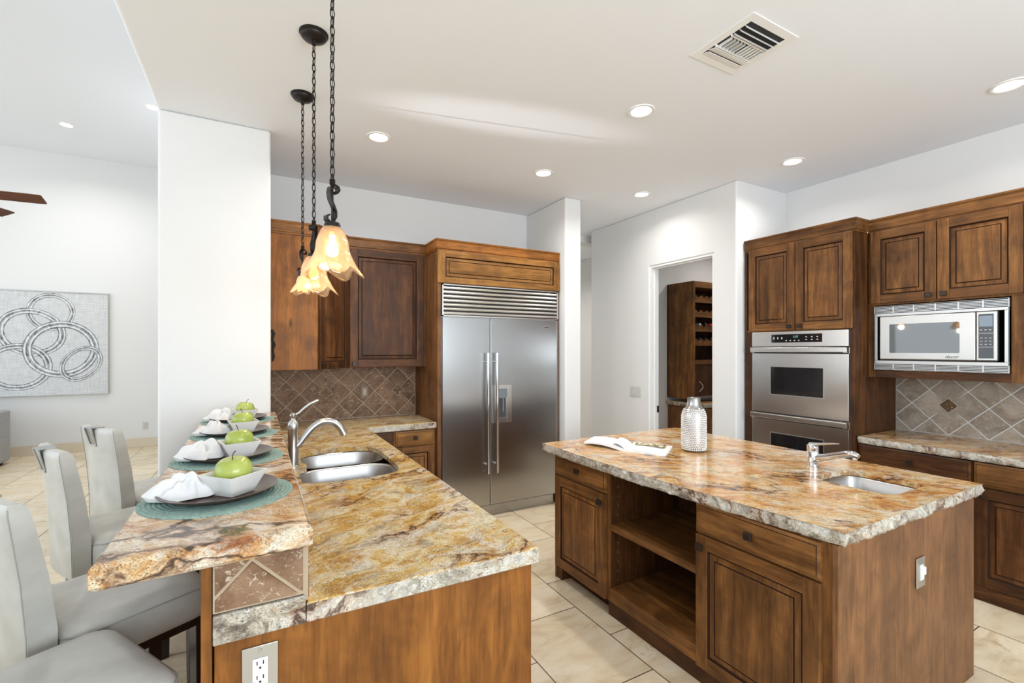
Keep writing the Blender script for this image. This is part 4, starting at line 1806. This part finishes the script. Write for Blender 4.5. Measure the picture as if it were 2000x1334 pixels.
def pendant(y, label, rz, shade_s=1.0, dz=0.0):
    t = thing('pendant_light', label, 'pendant light', (.245, y, WALLZ), 0, 'pendant lights over the bar')
    Z0 = WALLZ - .0
    b = MB()
    b.lathe([(.066, 0), (.066, -.006), (.060, -.010), (.060, -.016), (.052, -.026), (.030, -.034), (.012, -.038), (.010, -.055), (.004, -.060)], 32)
    b.build('canopy', IRON, t)
    top, bot = -.055, 2.158 - WALLZ + dz
    n = int((top - bot) / .031)
    st = (top - bot) / n
    b = MB()
    for k in range(n):
        zc = top - st * (k + .5)
        hl = st * .5 + .005
        pts = []
        for q in range(12):
            a = 2 * pi * q / 12
            u, w = .0085 * cos(a), hl * sin(a)
            ang = (0 if k % 2 else pi / 2) + .5
            pts.append((u * cos(ang), u * sin(ang), zc + w))
        b.tube(pts, .0022, 5, closed=True)
    b.tube([(0.002, 0, top - .01 + (bot - top) * q / 24) if q % 2 else (-.002, .001, top - .01 + (bot - top) * q / 24) for q in range(25)], .0014, 5)
    b.build('chain', IRON, t)
    # S-scroll arm
    b = MB()
    c_, s_ = cos(rz), sin(rz)
    prof = []
    for k in range(9):
        a = rad(200 - 250 * k / 8)
        prof.append((-.012 + .016 * cos(a), bot - .016 + .014 * sin(a)))
    prof = [(-.004, bot - .030), (-.016, bot - .030), (-.022, bot - .020), (-.018, bot - .008), (-.004, bot - .004), (.010, bot - .012), (.014, bot - .030), (.010, bot - .055), (-.002, bot - .080), (-.010, bot - .100), (-.010, bot - .120), (-.002, bot - .136), (.012, bot - .142), (.024, bot - .134), (.024, bot - .120), (.014, bot - .116)]
    hw = .0135
    rings = []
    for i, (u, z) in enumerate(prof):
        p0, p1 = Vector(prof[max(0, i - 1)]), Vector(prof[min(len(prof) - 1, i + 1)])
        d = (p1 - p0).normalized()
        nn = Vector((-d.y, d.x)) * .0028
        ring = []
        for sn, sw in ((1, 1), (1, -1), (-1, -1), (-1, 1)):
            uu, zz, ww = u + nn.x * sn, z + nn.y * sn, hw * sw
            ring.append((uu * c_ - ww * s_, uu * s_ + ww * c_, zz))
        rings.append(ring)
    b.loft(rings, 0, True)
    b.tube([(0, 0, bot + .01), (0, 0, bot - .150)], .0045, 8)
    for k in range(3):
        b.lathe([(.009, 0), (.011, .003), (.009, .006)], 14, (0, 0, bot - .002 + k * .007))
    for k in range(5):
        ww = -hw + hw * 2 * k / 4
        b.tube([((u) * c_ - ww * s_, u * s_ + ww * c_, z) for u, z in prof[:6]], .0030, 5)
    b.build('scroll_arm', IRON, t, angle=60)
    b = MB()
    zc = bot - .150
    b.lathe([(.010, zc + .012), (.026, zc + .008), (.029, zc), (.029, zc - .012), (.024, zc - .016)], 20)
    b.build('cap', IRON, t)
    b = MB()
    s = shade_s
    rings = []
    nu = 60
    L = .178 * s
    for j in range(21):
        q = j / 20
        r = (.030 + .022 * min(1, q * 3) ** .6 + .014 * q + .030 * max(0, q - .5) ** 1.4 * 3.0)
        ring = []
        for i in range(nu):
            a = 2 * pi * i / nu
            lob = cos(5 * a + 1.2)
            k = q ** 3
            rr = r * s * (1 + .04 * lob * q + .10 * lob * k)
            zz = zc - .008 - L * .93 * q - .016 * lob * k * s
            ring.append((rr * cos(a), rr * sin(a), zz))
        rings.append(ring)
    inner = [[(p[0] * .955, p[1] * .955, p[2]) for p in r_] for r_ in rings]
    b.loft(rings + inner[::-1], 0, True, False, False)
    b.build('glass_shade', SHADE, t, angle=180, recalc=True)
    b = MB()
    bz = zc - .075 * s - .02
    b.lathe([(.010, bz + .058), (.011, bz + .035), (.018, bz + .022), (.022, bz + .006), (.020, bz - .010), (.012, bz - .019), (.002, bz - .022)], 18)
    b.build('bulb', BULB, t)
    ld = bpy.data.lights.new('pendant_bulb', 'POINT')
    ld.energy = 1.1
    ld.color = (1, .80, .55)
    ld.shadow_soft_size = .03
    lo = bpy.data.objects.new('pendant_bulb', ld)
    COL.objects.link(lo)
    lo.parent = t
    lo.location = (0, 0, zc - L - .03)


pendant(1.81, 'iron pendant with amber glass bell shade, hanging lowest and largest', rad(200))
pendant(2.43, 'middle iron pendant whose amber shade shows just behind the nearest one', rad(60))
pendant(3.05, 'farthest iron pendant on a chain by the column, its scroll bracket in profile', rad(160), .60, -.0)

# ------------------------------------------------------------------ ceiling fittings
LENS = N('lit_lamp_lens')
em = LENS.new('Emission')
em.inputs[0].default_value = (1, .97, .92, 1)
em.inputs[1].default_value = 7
LENS.l(em.outputs[0], LENS.out.inputs[0])
LENS = LENS.m


def downlight(x, y, z, label, power, r=.062, col=(1, .97, .93)):
    t = thing('recessed_light', label, 'ceiling light', (x, y, z), 0, 'recessed ceiling lights')
    b = MB()
    b.lathe([(r, -.003), (r + .006, -.007), (r + .020, -.006), (r + .024, -.001), (r + .024, 0)], 36, cap0=False, cap1=False)
    b.build('trim_ring', M_TRIM, t)
    b = MB()
    b.lathe([(r + .002, -.001), (r * .7, -.0035), (.002, -.0045)], 36)
    b.build('lens', LENS, t)
    l = area_light('recessed_lamp', (0, 0, -.012), (0, 0, 0), r * 1.8, 0, power, col, 'DISK', 150)
    l.parent = t
    return t


for x, y, lb in ((.771, 3.385, 'recessed light between the pendants and the corner cabinet'),
                 (2.175, 3.385, 'recessed light above the front of the refrigerator'),
                 (3.318, 3.385, 'recessed light near the pantry doorway wall'),
                 (2.157, 2.205, 'recessed light in mid-ceiling below the air vent'),
                 (3.812, 2.205, 'recessed light in front of the oven tower'),
                 (3.81, .966, 'recessed light cut by the frame edge, nearest the microwave cabinets')):
    downlight(x, y, WALLZ, lb, 2.6 if x > 3 else (6.0 if x < 1 else 3.5))
downlight(-2.173, 8.146, 4.5, 'small recessed light on the high living room ceiling, away from the soffit edge', 8)
downlight(-1.10, 7.052, 4.5, 'small recessed light half hidden at the soffit edge above the column', 8)
downlight(5.3, 3.4, WALLZ, 'unseen recessed light added to brighten the pantry', 5)  # lamp out of view, added to light the pantry interior
downlight(3.4, 6.2, WALLZ, 'recessed light in the hall', 10)

t = thing('air_vent', 'square white ceiling air vent with angled louvers', 'air vent', (1.97, 1.312, WALLZ), 0)
VW, VD = .35, .355
b = MB()
e = .042
b.box(0, VW, 0, e, -.005, 0)
b.box(0, VW, VD - e, VD, -.005, 0)
b.box(0, e, e, VD - e, -.005, 0)
b.box(VW - e, VW, e, VD - e, -.005, 0)
b.box(e, VW - e, e + .098, e + .106, -.012, -.002)
b.box(e, VW - e, VD - e - .085, VD - e - .077, -.012, -.002)
b.build('frame', M_TRIM, t, bevel=.0015)
b = MB()
b.box(e, VW - e, e, VD - e, -.002, 0)  # flat dark sheet stands for the shade up inside the duct
b.build('duct_shade_sheet', plain('duct_shade', (.02, .016, .014), .8), t)


def louver(p0, p1, tilt, w=.028):
    b = MB()
    P0, P1 = Vector(p0), Vector(p1)
    d = (P1 - P0).normalized()
    s_ = Vector((-d.y, d.x, 0)) * cos(tilt) + Vector((0, 0, 1)) * sin(tilt)
    n_ = d.cross(s_).normalized() * .0009
    h = s_ * w * .5
    v = [P0 - h - n_, P1 - h - n_, P1 + h - n_, P0 + h - n_, P0 - h + n_, P1 - h + n_, P1 + h + n_, P0 + h + n_]
    b.add(v, [(0, 1, 2, 3), (7, 6, 5, 4), (0, 4, 5, 1), (1, 5, 6, 2), (2, 6, 7, 3), (3, 7, 4, 0)])
    b.build('louver', M_TRIM, t)


for k in range(3):
    yy = e + .026 + k * .030
    louver((e, yy, -.010), (VW - e, yy, -.010), rad(62), .020)
for k in range(2):
    yy = VD - e - .058 + k * .036
    louver((e, yy, -.010), (VW - e, yy, -.010), rad(14), .040)
for k in range(5):
    xx = e + .016 + k * .025
    louver((xx, e + .108, -.011), (xx, VD - e - .088, -.011), rad(96), .016)
for k in range(6):
    xx = e + .145 + k * .022
    louver((xx, e + .108, -.011), (xx, VD - e - .088, -.011), rad(166), .023)

# ------------------------------------------------------------------ pantry furniture
t = thing('wine_cabinet', 'tall brown wine rack cabinet inside the pantry', 'cabinet', (4.60, 3.84, 0))
W, D = 1.25, .405
b = MB()
b.box(0, .035, 0, D, .952, 2.385, 0)
b.box(W - .035, W, 0, D, .952, 2.385, 0)
b.box(0, W, D - .02, D, .952, 2.385, 2)
b.box(.035, W - .035, 0, D - .02, 2.31, 2.385, 1)
b.build('upper_carcass', [wood('z', 'mid'), wood('x', 'mid'), wood('z', 'dark')], t, bevel=.002)
SH = [2.172, 1.994, 1.821, 1.649]
for z in SH + [1.43]:
    b = MB()
    b.box(.036, W - .036, .02, D - .022, z - .016, z)
    hgt = .045 if z != 1.43 else .055
    pts = [(.036, z - hgt)]
    x = W - .036
    up = []
    for k in range(12):
        cx = .036 + .055 + k * .1
        if cx + .03 < W - .04 and z != 1.43:
            for q in range(7):
                a = pi - pi * q / 6
                up.append((cx + .030 * cos(a), z + .040 - .024 * sin(a)))
    prof = [(.036, z - hgt), (W - .036, z - hgt), (W - .036, z + (.040 if up else .0))] + up[::-1] + [(.036, z + (.040 if up else 0))]
    b.prism(prof, .0, .02, axis='y')
    b.build('shelf', [wood('x', 'mid')], t)
b = MB()
b.box(.01, W, -.12, D, 0, .862, 0)
b.build('lower_carcass', [wood('z', 'tan')], t, bevel=.002)
o = MB()
o.box(.035, .60, -.142, -.121, .10, .85)
o.build('lower_door', [wood('z', 'tan')], t, bevel=.003)
o = MB()
o.box(.036, .52, .01, .03, .99, 1.37)
dd = o.build('upper_door', [wood('z', 'dark')], t, bevel=.003)
h = MB()
h.tube([(.10 + .022 * sin(pi * k / 8), -.004 - .035 * sin(pi * k / 8), 1.05 + .12 * k / 8) for k in range(9)], .006, 8)
h.build('handle', CHROME, dd)
o = slab('pantry_countertop', [G_ISL, G_EDGE], [(4.575, 3.70), (5.86, 3.70), (5.86, 4.245), (4.575, 4.245)], [], .8635, .912)
o.location.z = .001
tag(o, 'granite counter strip below the wine rack in the pantry', 'countertop')

CAPS = [plain('red_foil', srgb(190, 40, 32), .35), plain('black_foil', srgb(22, 22, 26), .35), plain('silver_foil', (.6, .6, .6), .3, .8), plain('dark_bottle', srgb(18, 22, 20), .1)]


def bottle(x, z, foil, label):
    t = thing('wine_bottle', label, 'bottle', (x, 3.86, z), 0, 'bottles in the wine rack')
    b = MB()
    b.lathe([(.0, .355), (.034, .35), (.037, .34), (.037, .17), (.030, .13), (.016, .10), (.014, .075)], 16, axis='y', cap0=False, cap1=False)
    b.build('glass_body', CAPS[3], t)
    b = MB()
    b.lathe([(.0145, .077), (.015, -.03), (.0165, -.035), (.0165, -.046), (.013, -.050), (.002, -.051)], 14, axis='y', cap0=False)
    b.build('foil_cap', foil, t)


for row, (z, foils) in enumerate(((SH[2] + .0385, (2, 1, 0, 0, 2)), (SH[3] + .0385, (1, 1, 3, 1, 2)))):
    names = {0: 'red foil', 1: 'black foil', 2: 'silver foil', 3: 'dark glass'}
    cnt = {}
    for k, f in enumerate(foils):
        x = 4.60 + .091 + k * .1
        pos = ['closest to the cabinet side', 'second from the cabinet side', 'third from the cabinet side', 'fourth from the cabinet side', 'fifth from the cabinet side'][k]
        bottle(x, z, CAPS[f], 'wine bottle with %s cap on the %s bottle shelf, %s' % (names[f], ('upper', 'lower')[row], pos))

# ------------------------------------------------------------------ living room
px = lambda u, v: (-2.017 - (212 - u) * .00568, 2.415 - (v - 571) * .0078)
t = thing('painting', 'large grey abstract canvas of overlapping rings on the living room wall', 'painting', (0, 9.398, 0))
n = N('grey_painted_canvas')
v = n.obj()
h1 = n.noise(n.mapping(v, scale=(1, 1, 12)), 9, 4, .6)
h2 = n.noise(n.mapping(v, scale=(14, 1, 1)), 7, 4, .6)
n.bsdf(n.mix(.5, n.ramp(h1, [(.3, srgb(178, 180, 182)), (.6, srgb(218, 219, 220))]), n.ramp(h2, [(.3, srgb(186, 188, 190)), (.65, srgb(222, 223, 223))])), .7)
CANV = n.m
INK = []
for nm, c0, c1 in (('ring_paint', (104, 108, 114), (190, 193, 196)), ('ring_paint_pale', (196, 197, 198), (236, 236, 236)), ('ring_paint_dark', (58, 60, 64), (150, 154, 158))):
    n = N(nm)
    q = n.noise(n.mapping(n.obj(), scale=(6, 1, 3)), 3, 5, .7, 1.0)
    n.bsdf(n.ramp(q, [(.36, srgb(*c0)), (.62, srgb(*c1))]), .6)
    INK.append(n.m)
x0p, x1p, z0p, z1p = -3.85, -2.022, .89, 2.418
b = MB()
b.box(x0p, x1p, -.035, -.004, z0p, z1p, 0)
lay = 0
for (u, v_c, ru, rv, tl) in ((97, 609, 48, 36, 4), (60, 648, 68, 44, -24), (34, 713, 66, 44, 4), (118, 680, 76, 54, 36), (157, 708, 38, 38, -38)):
    cx, cz = px(u, v_c)
    a_, c_ = ru * .00568, rv * .0078
    tt = rad(tl)
    for (s0, s1, mi) in ((.76, 1.0, 1), (.80, .85, 2), (.885, .91, 3), (.93, .975, 2), (.765, .785, 3), (.985, 1.0, 3)):
        lay += 1
        yv = -.0352 - lay * .00012
        ring = []
        nu = 72
        vv_, ff = [], []
        for i in range(nu):
            an = 2 * pi * i / nu
            w = .02 * mnoise.noise(Vector((cos(an) * 2 + lay, sin(an) * 2, lay * .7)))
            for s_ in (s0 + w * .6, s1 + w):
                ex, ez = a_ * s_ * cos(an), c_ * s_ * sin(an)
                X, Zz = cx + ex * cos(tt) - ez * sin(tt), cz + ex * sin(tt) + ez * cos(tt)
                vv_.append((min(x1p - .02, max(x0p + .02, X)), yv, min(z1p - .02, max(z0p + .02, Zz))))
        for i in range(nu):
            j = (i + 1) % nu
            ff.append((2 * i, 2 * i + 1, 2 * j + 1, 2 * j))
        b.add(vv_, ff, mi)
b.build('canvas', [CANV] + [INK[0], INK[1], INK[2]], t, recalc=False)
b = MB()
for a, c, e, g in ((x0p - .012, x0p, z0p - .012, z1p + .012), (x1p, x1p + .012, z0p - .012, z1p + .012), (x0p, x1p, z0p - .012, z0p), (x0p, x1p, z1p, z1p + .012)):
    b.box(a, c, -.046, -.004, e, g)
b.build('frame', plain('pale_silver_frame', srgb(190, 190, 186), .35, .4), t)

t = thing('sofa', 'grey upholstered sofa end at the frame edge in the living room', 'sofa', (-4.40, 8.0, 0))
SOF = N('grey_upholstery')
SOF.bsdf(SOF.ramp(SOF.noise(SOF.obj(), 90, 3), [(.3, srgb(150, 150, 150)), (.7, srgb(186, 186, 186))]), .9)
SOF = SOF.m
for nm, bx_ in (('arm', (1.20, 1.44, -.0, .95, .04, .735)), ('arm', (-1.0, -.76, 0, .95, .04, .735)), ('seat_base', (-.755, 1.195, .03, .95, .06, .30)), ('seat_cushion', (-.75, .215, .02, .75, .305, .46)), ('seat_cushion', (.225, 1.19, .02, .75, .305, .46)), ('backrest', (-.755, 1.195, .755, .95, .305, .86))):
    b = MB()
    b.box(*bx_)
    b.build(nm, SOF, t, bevel=.03, seg=3)
for sx in (-.92, 1.36):
    for sy in (.08, .86):
        b = MB()
        b.box(sx - .025, sx + .025, sy - .025, sy + .025, 0, .045)
        b.build('foot', ESPRESSO, t)

# ceiling fan: one blade reaches into view
t = thing('ceiling_fan', 'dark wooden ceiling fan blade reaching in over the living room', 'ceiling fan', (-2.36, 5.5, 2.86))
b = MB()
b.lathe([(.012, 1.60), (.012, .14), (.06, .12), (.11, .08), (.12, .02), (.11, -.05), (.06, -.09), (.01, -.10)], 24)
b.lathe([(.075, 1.64), (.07, 1.60), (.02, 1.57)], 20)
b.build('motor_housing', IRON, t)
for k in range(5):
    a = 2 * pi * k / 5 + rad(-4)
    c_, s_ = cos(a), sin(a)
    b = MB()
    rings = []
    for r_, w_ in ((.16, .045), (.22, .060), (.45, .068), (.70, .074), (.755, .066), (.765, .052)):
        ring = []
        for (yy, zz) in ((-w_, .018), (w_, -.018), (w_, -.010), (-w_, .026)):
            ring.append((r_ * c_ - yy * s_, r_ * s_ + yy * c_, zz - .02))
        rings.append(ring)
    b.loft(rings, 0, False)
    b.build('blade', [wood('x', 'blade')], t, bevel=.002)

# wrought iron ornament on the side wall past the column
t = tag(MB().tube([(0, .0, .0), (.012, 0, -.03), (.004, .0, -.07), (.014, 0, -.11), (.006, 0, -.15), (.012, 0, -.20), (.004, 0, -.23)], [.010, .012, .008, .013, .008, .010, .006], 8).build('wall_ornament', IRON), 'small dark iron ornament edge-on past the column', 'wall ornament')
t.location = (.100, 3.80, 1.70)
